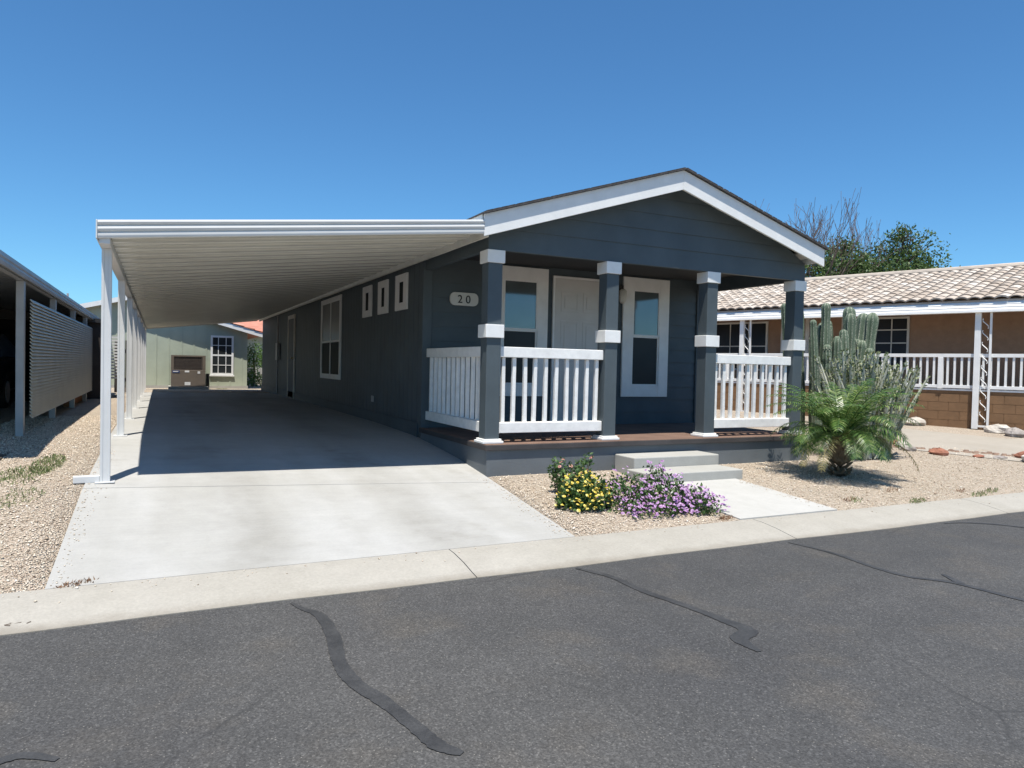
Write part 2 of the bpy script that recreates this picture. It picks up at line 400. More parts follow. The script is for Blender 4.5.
p = MB(); V = []; F = []
pys = np.linspace(-2.432, -1.0, 9)
for y in pys:
    for x in (1.38, 1.8, 2.2, 2.63): V.append((x, y, yard_z(x, y)+.014))
n4 = len(V); V += [(x, y, z-.08) for x, y, z in V]
for i in range(8):
    for j in range(3): F.append((i*4+j, i*4+j+1, i*4+j+5, i*4+j+4))
ring = [0,1,2,3]+[i*4+3 for i in range(1,9)]+[34,33,32]+[i*4 for i in range(7,0,-1)]
for a, b in zip(ring, ring[1:]+ring[:1]): F.append((a, b, b+n4, a+n4))
kind(p.add(V, F).build('path', 'path'), 'structure')
# neighbour's drive strip beyond the rocks
p = MB(); P0 = [(7.45, .15), (8.15, -1.2), (11.5, -2.2), (17, -2.3), (17, .2), (11.2, .75), (10.6, 2.6)]
kind(p.add([(x, y, yard_z(x, y)+.012) for x, y in P0], [tuple(range(len(P0)))]).build('neighbour_drive', 'nbdrive'), 'structure')

def ribbon(pts, widths, z, name, mat):
    fine = []
    for i in range(len(pts)-1):
        p0 = Vector(pts[max(i-1, 0)]); p1 = Vector(pts[i]); p2 = Vector(pts[i+1]); p3 = Vector(pts[min(i+2, len(pts)-1)])
        for q in range(10):
            t = q/10; fine.append((.5*((2*p1)+(p2-p0)*t+(2*p0-5*p1+4*p2-p3)*t*t+(3*p1-p0-3*p2+p3)*t**3), widths[i]*(1-t)+widths[i+1]*t))
    fine.append((Vector(pts[-1]), widths[-1]))
    V = []; F = []
    for i, (c, w) in enumerate(fine):
        dd = (fine[min(i+1, len(fine)-1)][0]-fine[max(i-1, 0)][0]).normalized(); nn = Vector((-dd.y, dd.x))
        a = w*.5*random.uniform(.74, .90); b = w*.5*random.uniform(.74, .90)
        V += [(c.x+nn.x*a, c.y+nn.y*a, z), (c.x-nn.x*b, c.y-nn.y*b, z)]
    F = [(2*i, 2*i+1, 2*i+3, 2*i+2) for i in range(len(fine)-1)]
    return kind(MB().add(V, F).build(name, mat), 'structure')
zr = -.541
ribbon([(-2.6, -3.0), (-2.56, -3.12), (-2.49, -3.28), (-2.49, -3.6), (-2.53, -3.92), (-2.52, -4.17), (-2.45, -4.41), (-2.4, -4.65), (-2.37, -4.8), (-2.31, -4.89)],
       [.02, .04, .075, .09, .085, .09, .085, .08, .085, .04], zr, 'crack_seal', 'seal')
ribbon([(-.68, -3.0), (-.62, -3.12), (-.56, -3.3), (-.55, -3.6), (-.48, -3.96), (-.45, -4.2), (-.44, -4.38), (-.57, -4.45), (-.60, -4.62)],
       [.03, .06, .06, .07, .07, .08, .12, .12, .03], zr, 'crack_seal', 'seal')
ribbon([(1.36, -3.0), (1.40, -3.2), (1.41, -3.46), (1.36, -3.8), (1.38, -4.05), (1.53, -4.26), (1.58, -4.67), (1.7, -5.3)],
       [.03, .05, .05, .06, .06, .06, .06, .05], zr, 'crack_seal', 'seal')
ribbon([(1.66, -4.10), (1.58, -4.25), (1.55, -4.30)], [.03, .07, .04], zr+.001, 'crack_seal', 'seal')
ribbon([(3.4, -3.0), (3.7, -3.1), (3.98, -3.44), (4.3, -4.4)], [.03, .05, .05, .05], zr, 'crack_seal', 'seal')
ribbon([(-3.85, -4.33), (-3.72, -4.28), (-3.6, -4.36)], [.05, .06, .03], zr, 'crack_seal', 'seal')

# pebbles lying on the beds nearest the street
def pebbles():
    ico_v = np.array([(0,0,1),(.87,.1,.35),(.2,.86,.35),(-.75,.5,.35),(-.7,-.55,.35),(.28,-.84,.35),(0,0,-.5)], float)
    ico_f = np.array([(0,1,2),(0,2,3),(0,3,4),(0,4,5),(0,5,1),(6,2,1),(6,3,2),(6,4,3),(6,5,4),(6,1,5)])
    pts = []
    def area(x0, x1, y0, y1, dens, ok):
        n = int((x1-x0)*(y1-y0)*dens)
        X = rng.uniform(x0, x1, n); Y = rng.uniform(y0, y1, n)
        for x, y in zip(X, Y):
            if ok(x, y): pts.append((x, y))
    area(-5.2, -3.8, -2.44, 6, 1700, lambda x, y: x < interp(y, XL)-.015)
    area(-.4, 1.37, -2.44, -.22, 2000, lambda x, y: x > interp(y, XR)+.015 and not (x > 1.45 and y > -1.12))
    area(2.64, 5.2, -2.44, -.22, 1500, lambda x, y: not (x < 2.85 and y > -1.12))
    area(5.2, 8.6, -2.44, .6, 650, lambda x, y: True)
    nbed = len(pts)
    for q in range(240):
        y = rng.uniform(-2.4, 1.5); pts.append((interp(y, XL)+abs(rng.normal(0, .06))+.02, y))
    for q in range(200):
        y = rng.uniform(-2.4, -.3); pts.append((interp(y, XR)-abs(rng.normal(0, .07))-.02, y))
    for q in range(160): pts.append((rng.uniform(-4.6, 6), -2.455-abs(rng.normal(0, .09))))
    for q in range(90):
        y = rng.uniform(-2.35, -1.15); pts.append((2.62-abs(rng.normal(0, .08)), y))
    pts_ = np.array(pts); n = len(pts_)
    s = rng.uniform(.0045, .0105, n)*np.where(rng.random(n) < .04, 1.7, 1)
    Z = np.array([(interp(y, LZ)-.012) if x < -2 else yard_z(x, y) for x, y in pts_])
    for i in range(nbed, n):
        x, y = pts_[i]
        if y < -2.44: Z[i] = float(np.interp(-y, [2.44, 2.55, 2.72, 2.87, 2.95], [-.476, -.480, -.500, -.528, -.540]))
        elif x > .5: Z[i] = yard_z(x, y)+.014
        else: Z[i] = drive_z(x, y)
    s[nbed:] *= .75
    a = rng.uniform(0, 6.28, n); sx = rng.uniform(.8, 1.25, n)*s; sy = rng.uniform(.75, 1.1, n)*s; sz = rng.uniform(.55, .9, n)*s
    jit = ico_v[None]*(1+rng.normal(0, .12, (n, 7, 1)))
    X = jit[:, :, 0]*sx[:, None]; Yv = jit[:, :, 1]*sy[:, None]; Zv = jit[:, :, 2]*sz[:, None]
    tx = rng.normal(0, .3, n)[:, None]; Zv = Zv + X*tx
    x = X*np.cos(a)[:, None]-Yv*np.sin(a)[:, None] + pts_[:, :1]; y = X*np.sin(a)[:, None]+Yv*np.cos(a)[:, None] + pts_[:, 1:]
    z = Zv + Z[:, None] + sz[:, None]*.3
    V = np.stack([x, y, z], 2).reshape(-1, 3); F = (np.arange(n)[:, None, None]*7 + ico_f[None]).reshape(-1, 3)
    return link('gravel', npmesh('gravel', V, F), 'pebble', fix=False)
kind(pebbles(), 'stuff')

# ------------------------------------------------------------------ the house
house = thing('mobile_home', 'slate blue mobile home with white trimmed gable and columned front porch', 'house', (2.3, 9, -.2))
RX, PZ, SL, SR = 2.35, 3.265, .314, .298      # ridge, peak, slopes
YF, YB = -.35, 18.75                          # rake front, rear end
XE, XW = -.26, 4.79
def roofz(x): return PZ - (SL*(RX-x) if x < RX else SR*(x-RX))
def lap_quad(mb, x0a, x1a, x0b, x1b, z0, z1, y, lap=.014, back=.03):
    # one course of lap siding facing -Y: bottom edge proud
    mb.hexa([(x0a, y-lap, z0), (x1a, y-lap, z0), (x1a, y+back, z0), (x0a, y+back, z0)],
            [(x0b, y, z1), (x1b, y, z1), (x1b, y+back, z1), (x0b, y+back, z1)])
# side wall, vertical grooves, facing the carport
def groove_wall(mb, y0, y1, z0, z1, x, pitch=.203, gw=.014, gd=.012, sgn=-1):
    prof = [(x - sgn*.06, y0), (x, y0)]
    y = y0+pitch
    while y < y1-.02:
        prof += [(x, y-gw), (x-sgn*gd, y-gw*.6), (x-sgn*gd, y-gw*.4+.002), (x, y)]; y += pitch
    prof += [(x, y1), (x-sgn*.06, y1)]
    mb.loft([(a, b, z0) for a, b in prof], [(a, b, z1) for a, b in prof])
w = MB(); groove_wall(w, 2.0, 18.7, -.3, 2.36, -.1)
w.build('side_wall', 'blue', house)
w = MB(); groove_wall(w, 2.0, 18.7, -.4, 2.40, 4.69, sgn=1)
w.build('side_wall', 'blue', house)
w = MB(); z = -.02
while z < 2.34:
    z1 = min(z+.2, 2.34); lap_quad(w, -.04, 4.63, -.04, 4.63, z, z1, 2.0); z = z1
w.build('porch_wall', 'blue', house)
w = MB(); w.add([(-.05, 18.66, -.3), (4.64, 18.66, -.3), (4.64, 18.66, 2.4), (RX, 18.66, roofz(RX)-.12), (-.05, 18.66, 2.35)], [(0,1,2,3,4)])
w.build('rear_wall', 'blue', house)
# corner trims
for xa, xb in ((-.117, .012), (4.6, 4.707)):
    w = MB(); w.box(xa, xb, 1.965, 2.09, -.12, 2.34); w.build('corner_board', 'blue', house, .004)
# gable front above the columns
gb = MB(); z = 2.127
XA, XB = -.09, 4.725
def xr(z):      # inside of the roof line at height z (underside)
    u = PZ-.10; a = RX-(u-z)/SL; b = RX+(u-z)/SR
    return max(XA, a), min(XB, b)
first = True
while z < PZ-.12:
    z1 = min(z+(.235 if first else .2), PZ-.11); first = False
    a0, b0 = xr(z); a1, b1 = xr(z1); lap_quad(gb, a0, b0, a1, b1, z, z1, -.078, .012, .06); z = z1
gb.build('gable', 'blue', house)
for xa, xb in ((-.085, -.02), (4.655, 4.72)):
    w = MB(); w.box(xa, xb, -.02, 1.96, 2.127, 2.36); w.build('porch_beam', 'blue', house)
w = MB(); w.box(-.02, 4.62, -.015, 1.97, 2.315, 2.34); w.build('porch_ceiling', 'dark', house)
# roof
rf = MB()
def slope(mb, xa, xb, dz0, dz1, y0, y1):
    A = [(xa, y0, roofz(xa)+dz0), (xb, y0, roofz(xb)+dz0), (xb, y0, roofz(xb)+dz1), (xa, y0, roofz(xa)+dz1)]
    mb.loft(A, [(x, y1, z) for x, _, z in A])
slope(rf, XE-.03, RX, 0, .018, YF-.040, YB+.04); slope(rf, RX, XW+.03, 0, .018, YF-.040, YB+.04)
nsh = 60
for i in range(nsh):      # ragged shingle tabs standing up along the front edge
    x = XE + (XW-XE)*(i+random.random()*.3)/nsh; x2 = x+.07
    if x < RX < x2: continue
    A = [(x, YF-.041, roofz(x)+.019), (x2, YF-.041, roofz(x2)+.019), (x2, YF-.041, roofz(x2)+.027), (x, YF-.041, roofz(x)+.027)]
    rf.loft(A, [(a, YF+.2, b) for a, _, b in A])
rf.build('roof', 'shingle', house)
sf = MB(); slope(sf, XE, RX, -.10, -.085, YF+.026, -.08); slope(sf, RX, XW, -.10, -.085, YF+.026, -.08)
slope(sf, XE, .0, -.10, -.085, -.07, YB); slope(sf, 4.6, XW, -.10, -.085, -.07, YB)
sf.build('soffit', 'white', house)
fs = MB()
def rake(mb, xa, xb, z0, z1, y0, y1):
    A = [(xa, y0, roofz(xa)+z0), (xb, y0, roofz(xb)+z0), (xb, y0, roofz(xb)+z1), (xa, y0, roofz(xa)+z1)]
    mb.loft(A, [(x, y1, z) for x, _, z in A])
rake(fs, XE, RX-.001, -.235, -.003, YF, YF+.025); fs.build('rake_board', 'white', house, .003)
fs = MB(); rake(fs, RX+.001, XW, -.235, -.003, YF, YF+.025); fs.build('rake_board', 'white', house, .003)
fs = MB()
zl = roofz(XE); fs.box(XE-.02, XE-.001, YF+.03, YB, zl-.17, zl-.004)
zr_ = roofz(XW); fs.box(XW+.001, XW+.02, YF+.03, YB, zr_-.17, zr_-.004)
fs.build('eave_board', 'white', house)

# porch floor and skirting
w = MB(); w.box(-.12, 4.76, -.215, 1.98, -.035, 0); w.build('porch_deck', 'carpet', house)
w = MB(); w.box(-.135, 4.775, -.232, -.217, -.06, -.004); w.box(-.137, -.122, -.215, 1.98, -.06, -.004); w.build('deck_edge', 'deckedge', house, .003)
w = MB(); w.box(-.11, 4.745, -.2, -.16, -.5, -.037); w.box(-.112, -.07, -.159, 1.99, -.5, -.037); w.box(4.705, 4.745, -.159, 1.99, -.5, -.037)
w.build('skirting', 'skirt', house)
w = MB(); w.box(-.128, -.113, 2.1, 18.69, -.3, .06); w.build('base_trim', 'blue', house)

# columns
CX = [0, 4.6/3+.012, 9.2/3+.02, 4.64]
for i, x in enumerate(CX):
    c = MB(); c.box(x-.086, x+.086, -.086, .086, 0.002, 2.12); co = c.build('column', 'blue', house, .006)
    def ring(h, z0, z1, nm):
        b = MB(); b.box(x-h, x+h, -h, h, z0, z1); b.build(nm, 'white', co, .005)
    ring(.107, 1.985, 2.125, 'cap'); ring(.111, 1.165, 1.31, 'band'); ring(.125, .001, .028, 'base'); ring(.108, .028, .05, 'base_trim')

# railings: (start, end) along X at Y=0, or along Y at X=0
def railing(a, b, axis, n):
    top = MB(); bot = MB()
    if axis == 'x':
        top.box(a, b, -.052, .052, .955, 1.072); bot.box(a, b, -.052, .052, .108, .225)
    else:
        top.box(-.052, .052, a, b, .955, 1.072); bot.box(-.052, .052, a, b, .108, .225)
    t = top.build('porch_railing', 'rail_white', house, .006)
    bot.build('bottom_rail', 'rail_white', t, .006)
    for i in range(n):
        s = a + (b-a)*(i+.5)/n + random.uniform(-.006, .006); m = MB()
        h = .021; lean = random.uniform(-.008, .008)
        if axis == 'x': m.hexa([(s-h+lean, -h, .226), (s+h+lean, -h, .226), (s+h+lean, h, .226), (s-h+lean, h, .226)], [(s-h, -h, .954), (s+h, -h, .954), (s+h, h, .954), (s-h, h, .954)])
        else: m.hexa([(-h, s-h+lean, .226), (h, s-h+lean, .226), (h, s+h+lean, .226), (-h, s+h+lean, .226)], [(-h, s-h, .954), (h, s-h, .954), (h, s+h, .954), (-h, s+h, .954)])
        m.build('baluster', 'rail_white', t, .003)
railing(.088, CX[1]-.088, 'x', 10)
railing(CX[2]+.088, CX[3]-.088, 'x', 10)
railing(.092, 1.98, 'y', 12)

# windows
def window_front(x0, x1, z0, z1, gx0, gx1, gz0, zm, gz1, y, top='glass', bottom='screen', lab=None):
    f = MB()
    f.box(x0, gx0, y-.035, y, z0, z1); f.box(gx1, x1, y-.035, y, z0, z1)
    f.box(gx0, gx1, y-.034, y, gz1, z1); f.box(gx0, gx1, y-.034, y, z0, gz0)
    o = f.build('window', 'white', house, .004, label=lab)
    s = MB(); e = .024
    for (za, zb, dy) in ((gz0, zm, -.012), (zm, gz1, -.024)):
        s.box(gx0, gx0+e, y+dy-.008, y+dy+.01, za, zb); s.box(gx1-e, gx1, y+dy-.008, y+dy+.01, za, zb)
        s.box(gx0+e, gx1-e, y+dy-.008, y+dy+.01, za, za+e); s.box(gx0+e, gx1-e, y+dy-.008, y+dy+.01, zb-e, zb)
    s.build('sash', 'white', o, .002)
    p = MB(); p.box(gx0+e, gx1-e, y-.022, y-.018, zm+e, gz1-e); p.build('pane', top, o)
    p = MB(); p.box(gx0+e, gx1-e, y-.008, y-.004, gz0+e, zm-e); p.build('pane', bottom, o)
window_front(.93, 1.80, .43, 2.285, 1.08, 1.63, .60, 1.385, 2.10, 1.985)
window_front(3.13, 4.015, .425, 2.285, 3.315, 3.83, .60, 1.375, 2.095, 1.985)
# front door, six panels
f = MB(); f.box(1.92, 2.80, 1.955, 1.984, 0.002, 2.17)
do = f.build('front_door', 'door', house, .003)
f = MB()
for (a, b) in ((2.02, 2.32), (2.40, 2.70)):
    for (z0, z1) in ((.18, .82), (.95, 1.55), (1.68, 1.98)):
        f.box(a, b, 1.949, 1.9545, z0, z0+.03); f.box(a, b, 1.949, 1.9545, z1-.03, z1)
        f.box(a, a+.03, 1.949, 1.9545, z0+.03, z1-.03); f.box(b-.03, b, 1.949, 1.9545, z0+.03, z1-.03)
        f.box(a+.06, b-.06, 1.947, 1.9545, z0+.06, z1-.06)
f.build('door_panel', 'door', do, .003)
f = MB(); f.box(1.885, 1.918, 1.952, 1.985, .002, 2.205); f.box(2.802, 2.86, 1.952, 1.985, .002, 2.205); f.box(1.918, 2.802, 1.952, 1.985, 2.172, 2.205)
f.build('door_frame', 'white', do, .003)
f = MB(); f.tube([(2.73, 1.95, 1.0), (2.73, 1.91, 1.0), (2.73, 1.895, 1.0)], [.012, .028, .02], 10); f.build('door_knob', 'brass', do, smooth=True)
# porch light right of the door
l = MB(); l.box(3.03, 3.11, 1.93, 1.984, 1.98, 2.14); lo = l.build('porch_light', 'metal_dark', house, .004)
l = MB(); l.tube([(3.07, 1.89, 1.86), (3.07, 1.89, 1.9), (3.07, 1.89, 2.05), (3.07, 1.89, 2.08)], [.03, .055, .06, .03], 8); l.build('shade', 'beige_strip', lo, smooth=True)

# windows and door on the carport side (facing -X, at X=-.1)
def window_side(y0, y1, z0, z1, t, top=None, slide=False, tv=None):
    x = -.1; f = MB(); tv = tv or t
    f.box(x-.03, x-.001, y0, y0+t, z0, z1); f.box(x-.03, x-.001, y1-t, y1, z0, z1)
    f.box(x-.029, x-.001, y0+t, y1-t, z1-tv, z1); f.box(x-.029, x-.001, y0+t, y1-t, z0, z0+tv)
    o = f.build('side_window', 'white', house, .003)
    if slide:
        p = MB(); p.box(x-.012, x-.004, y0+t, y1-t, 1.31, z1-t); p.build('pane', 'blind', o)
        p = MB(); p.box(x-.012, x-.004, y0+t, y1-t, z0+t, 1.27); p.build('pane', 'screen', o)
        b = MB(); ym = (y0+y1)/2; b.box(x-.026, x-.003, y0+t, y1-t, 1.27, 1.31); b.box(x-.024, x-.003, ym-.03, ym+.03, z0+t, 1.27)
        b.box(x-.022, x-.003, ym-.02, ym+.02, 1.31, z1-t); b.build('sash', 'white', o)
    else:
        p = MB(); p.box(x-.012, x-.004, y0+t, y1-t, z0+tv, z1-tv); p.build('pane', 'screen', o)
for (a, b) in ((2.66, 3.21), (3.63, 4.16), (4.58, 5.13)): window_side(a, b, 1.645, 2.17, .16, tv=.11)
window_side(6.80, 8.68, .52, 2.19, .10, slide=True)
d_ = MB(); d_.box(-.128, -.102, 12.1, 13.0, -.09, 2.0); ds = d_.build('side_door', 'skirt', house, .003)
d_ = MB(); d_.box(-.14, -.101, 12.02, 12.098, -.1, 2.1); d_.box(-.14, -.101, 13.002, 13.08, -.1, 2.1); d_.box(-.14, -.101, 12.098, 13.002, 2.002, 2.1)
d_.build('door_frame', 'beige_strip', ds, .003)
d_ = MB(); d_.tube([(-.13, 12.2, .95), (-.19, 12.2, .95)], [.015, .03], 8); d_.build('door_knob', 'brass', ds)
# meter box and pipe far back on the side wall
d_ = MB(); d_.box(-.2, -.114, 14.6, 14.9, .9, 1.4); d_.tube([(-.16, 14.75, 1.4), (-.16, 14.75, 2.2)], .025, 8); d_.tube([(-.16, 14.75, .9), (-.16, 14.75, -.1)], .025, 8)
d_.build('meter_box', 'grey_alu', house, .004)
d_ = MB(); d_.box(-.118, -.108, 4.35, 4.5, .22, .32); d_.build('wall_vent', 'grey_alu', house)

# house number plaque
pl = thing('house_number_plaque', 'pale plaque with the number 20 on the dark porch wall', 'number sign', (.48, 1.97, 1.77))
b = MB(); w_, h_ = .42, .18; out = []
for cx, cz, a0 in ((.27+w_-.07, 1.86-.07, 0), (.27+.07, 1.86-.07, 90), (.27+.07, 1.68+.07, 180), (.27+w_-.07, 1.68+.07, 270)):
    for q in range(5): t = R(a0+q*22.5); out.append((cx+.07*math.cos(t), cz+.07*math.sin(t)))
b.loft([(x, 1.955, z) for x, z in out], [(x, 1.984, z) for x, z in out]); b.build('board', 'plaque', pl, .003)
for ch, xx in (('2', .385), ('0', .505)):
    cu = bpy.data.curves.new('digit', 'FONT'); cu.body = ch; cu.size = .155; cu.extrude = .003; cu.align_x = 'LEFT'
    to = bpy.data.objects.new('tmp', cu); col.objects.link(to)
    bpy.context.view_layer.update(); me = bpy.data.meshes.new_from_object(to.evaluated_get(bpy.context.evaluated_depsgraph_get()))
    bpy.data.objects.remove(to)
    me.transform(Matrix.Translation((xx-.01, 1.951, 1.715)) @ Matrix.Rotation(R(90), 4, 'X'))
    link('numeral', me, 'numeral', pl, fix=False)

# steps to the porch
st = thing('porch_steps', 'two pale concrete steps leading up to the porch opening', 'steps', (2.2, -.7, -.4))
s = MB(); s.box(1.53, 2.775, -.625, -.236, -.42, -.148); s.build('step', 'step', st, .012)
s = MB(); s.box(1.42, 2.74, -1.06, -.63, -.42, -.268); s.build('step', 'step', st, .012)

# ------------------------------------------------------------------ carport of the house
cp = thing('carport', 'long white aluminium carport awning attached to slate blue home', 'carport', (-2, 9, -.1))
X0, X1 = -3.745, -.262; CS = (2.235-1.80)/(X1-X0)
def cz(x): return 1.80 + (x-X0)*CS
def skew(x, y): return y - .28*(1-(x-X0)/(X1-X0))*max(0., 1-(y+.36)/6)   # the front edge is not quite square to the house
y0c, y1c = -.33, 18.8
pan = MB(); prof = []
y = y0c; pitch = .37
while y < y1c:
    prof += [(y, .030), (y+.10, .028), (y+.11, .020), (y+.12, .028), (y+.225, .030), (y+.24, .085), (y+.355, .085)]; y += pitch
prof.append((y, .032))
V = []; F = []
for x in (X0+.01, -3.0, -2.0, -1.2, X1-.002):
    V += [(x, skew(x, yy), cz(x)+zz) for yy, zz in prof]
m = len(prof)
for i in range(4):
    for j in range(m-1): F.append((i*m+j, i*m+j+1, (i+1)*m+j+1, (i+1)*m+j))
o = pan.add(V, F).build('roof_pan', 'soffit_pan', cp)
sol = o.modifiers.new('thick', 'SOLIDIFY'); sol.thickness = .004
fa = MB(); fp = [(-.335, 0), (-.348, .004), (-.352, .02), (-.352, .036), (-.340, .046), (-.340, .052), (-.354, .060), (-.360, .074), (-.356, .090), (-.342, .098), (-.342, .104), (-.356, .112), (-.362, .126), (-.358, .140), (-.345, .146), (-.332, .146), (-.332, 0)]
fa.loft([(X0, skew(X0, a), cz(X0)+b) for a, b in fp], [(X1, a, cz(X1)+b) for a, b in fp]); fa.build('front_fascia', 'alu', cp)
fa = MB(); fa.box(X0-.012, X0-.001, -.64, y1c, cz(X0)-.002, cz(X0)+.147); fa.build('side_gutter', 'alu', cp, .003)
fa = MB(); A = [(X0, y1c, cz(X0)), (X1, y1c, cz(X1)), (X1, y1c, cz(X1)+.15), (X0, y1c, cz(X0)+.15)]
fa.loft(A, [(a, y1c+.02, c) for a, _, c in A]); fa.build('rear_fascia', 'alu', cp)
bm_ = MB(); bm_.box(-3.735, -3.66, -.60, 18.7, 1.765, cz(-3.70)+.02); bm_.build('beam', 'post', cp, .004)
bm_ = MB(); bm_.box(-.215, -.185, -.3, 18.75, 2.215, 2.31); bm_.box(-.184, -.12, -.1, 18.75, 2.30, 2.345); bm_.build('wall_hanger', 'beige_strip', cp, .003)
Y1, SP = -.285, 2.688
for i in range(8):
    yy = Y1+SP*i; zz = drive_z(-3.72, yy); t = MB()
    # channel post with two raised flanges
    t.box(-3.735, -3.66, yy-.028, yy+.028, zz-.02, 1.764); 
    t.box(-3.735, -3.715, yy-.033, yy-.0285, zz-.02, 1.764); t.box(-3.68, -3.66, yy-.033, yy-.0285, zz-.02, 1.764)
    po = t.build('post', 'post', cp, .004)
    if i < 6:
        t = MB(); t.box(-3.77, -3.625, yy-.07, yy+.07, zz-.002, zz+.006); t.build('foot_plate', 'post', po)
zz = drive_z(-3.8, Y1)
dn = MB()
dn.box(-3.725, -3.685, Y1+.039, Y1+.09, zz+.03, 1.76)
dn.box(-3.93, -3.7355, Y1-.03, Y1+.035, zz-.005, zz+.055)
dn.build('downspout', 'post', cp, .006)

# ------------------------------------------------------------------ left neighbour
lc = thing('neighbour_carport', 'grey carport with louvred side panel left of the drive', 'carport', (-6, 8, -.1))
pan = MB(); prof = []; y = .45
while y < 15.2: prof += [(y, 0), (y+.15, 0), (y+.16, .04), (y+.2, .04), (y+.21, 0)]; y += .3
V = []; F = []
for x in (-8.8, -6.8, -4.68): V += [(x, yy, 1.805-(x+4.65)*.06+zz) for yy, zz in prof]
m = len(prof)
for i in range(2):
    for j in range(m-1): F.append((i*m+j, i*m+j+1, (i+1)*m+j+1, (i+1)*m+j))
o = pan.add(V, F).build('roof_pan', 'grey_alu', lc); sol = o.modifiers.new('thick', 'SOLIDIFY'); sol.thickness = .004
fa = MB(); gp = [(-4.68, 1.725), (-4.655, 1.725), (-4.645, 1.76), (-4.652, 1.785), (-4.64, 1.80), (-4.645, 1.845), (-4.68, 1.845)]
fa.loft([(a, .45, b) for a, b in gp], [(a, 15.2, b) for a, b in gp]); fa.build('gutter', 'grey_alu', lc)
fa = MB(); fa.box(-8.8, -4.68, .43, .449, 1.74, 1.9); fa.build('front_fascia', 'grey_alu', lc)
fa = MB(); fa.box(-4.76, -4.70, .5, 15, 1.715, 1.80); fa.build('beam', 'grey_alu', lc)
for yy in (2.72, 5.55, 8.3, 10.75, 13.5):
    t = MB(); t.box(-4.775, -4.695, yy-.05, yy+.05, -.14, 1.714); po = t.build('post', 'grey_alu', lc, .006)
    t = MB(); t.box(-4.80, -4.62, yy-.06, yy+.06, -.12, -.10); t.build('foot', 'grey_alu', po)
lv = MB(); nl = 34
for i in range(nl):
    z0 = .10 + 1.43*i/nl; z1 = z0 + 1.43/nl
    A = [(-4.692, 3.05, z1-.004), (-4.664, 3.05, z0), (-4.656, 3.05, z0+.004), (-4.684, 3.05, z1+.002)]
    lv.loft(A, [(a, 11.75, c) for a, _, c in A])
lv.box(-4.694, -4.6925, 3.32, 11.7, .1, 1.53)
lv.build('louvre_panel', 'louvre', lc)
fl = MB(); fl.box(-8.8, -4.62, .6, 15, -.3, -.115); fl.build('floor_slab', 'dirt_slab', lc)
fl = MB(); fl.box(-4.90, -4.80, 8.6, 11.9, -.114, .22); fl.build('base_block', 'orange_block', lc)

nh = thing('neighbour_home', 'dark sided mobile home deep in shade behind the louvred carport', 'house', (-10, 8, -.2))
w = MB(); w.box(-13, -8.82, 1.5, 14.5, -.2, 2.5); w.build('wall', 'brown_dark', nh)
w = MB(); w.loft([(-13.3, 1.2, 2.5), (-8.81, 1.2, 2.5), (-11, 1.2, 3.1)], [(-13.3, 14.8, 2.5), (-8.81, 14.8, 2.5), (-11, 14.8, 3.1)]); w.build('roof', 'shingle', nh)
for yy in (4, 9):
    w = MB(); w.box(-8.818, -8.79, yy, yy+1.2, .8, 1.9); wo = w.build('window', 'grey_alu', nh)
    w = MB(); w.box(-8.789, -8.785, yy+.06, yy+1.14, .86, 1.84); w.build('pane', 'screen', wo)

sh = thing('storage_shed', 'dark brown flat roofed shed at the end of the louvred carport', 'shed', (-5.6, 13, -.1))
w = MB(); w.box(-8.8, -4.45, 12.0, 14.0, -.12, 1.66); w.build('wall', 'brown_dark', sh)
w = MB(); w.hexa([(-8.8, 11.9, 1.661), (-4.40, 11.9, 1.661), (-4.40, 14.1, 1.661), (-8.8, 14.1, 1.661)], [(-8.8, 11.9, 2.02), (-4.40, 11.9, 1.74), (-4.40, 14.1, 1.74), (-8.8, 14.1, 2.02)]); w.build('roof', 'metal_dark', sh)
fn = MB()
for i in range(5): fn.box(-4.40+i*.09, -4.32+i*.09, 15.5, 15.53, -.1, 1.35)
fn.box(-4.4, -3.96, 15.531, 15.56, .2, .3); fn.box(-4.4, -3.96, 15.531, 15.56, 1.0, 1.1)
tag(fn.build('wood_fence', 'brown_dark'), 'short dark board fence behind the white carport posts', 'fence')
up = MB()
for i in range(14): up.box(-4.37, -4.18, 12.6, 12.63, .35+i*.075, .395+i*.075)
up.box(-4.38, -4.36, 12.59, 12.64, -.1, 1.45); up.box(-4.19, -4.17, 12.59, 12.64, -.1, 1.45)
tag(up.build('slat_screen', 'post'), 'narrow white slatted screen beside the dark shed', 'screen')

# dark car parked under the neighbour's carport
car = thing('parked_car', 'black car parked in the shade of the louvred carport', 'car', (-6.6, 9.6, -.115))
def carprof(pts, x0, x1, inset=0):
    A = [(x0, y, z) for y, z in pts]; B = [(x1, y, z) for y, z in pts]; mb = MB(); mb.loft(A, B); return mb
zb = -.115
body = carprof([(7.6, zb+.3), (7.55, zb+.62), (7.75, zb+.86), (8.4, zb+.92), (10.9, zb+.92), (11.8, zb+.8), (11.95, zb+.55), (11.9, zb+.3)], -7.45, -5.75)
body.build('body', 'carpaint', car, .06)
cab = MB(); lo_ = [(-7.38, 8.2, zb+.92), (-5.82, 8.2, zb+.92), (-5.82, 10.8, zb+.92), (-7.38, 10.8, zb+.92)]
hi_ = [(-7.15, 8.75, zb+1.38), (-6.05, 8.75, zb+1.38), (-6.05, 10.0, zb+1.40), (-7.15, 10.0, zb+1.40)]
cab.hexa(lo_, hi_); cab.build('cabin', 'glass', car, .04)
cab = MB(); cab.box(-7.13, -6.07, 8.78, 9.98, zb+1.385, zb+1.43); cab.build('roof', 'carpaint', car, .02)
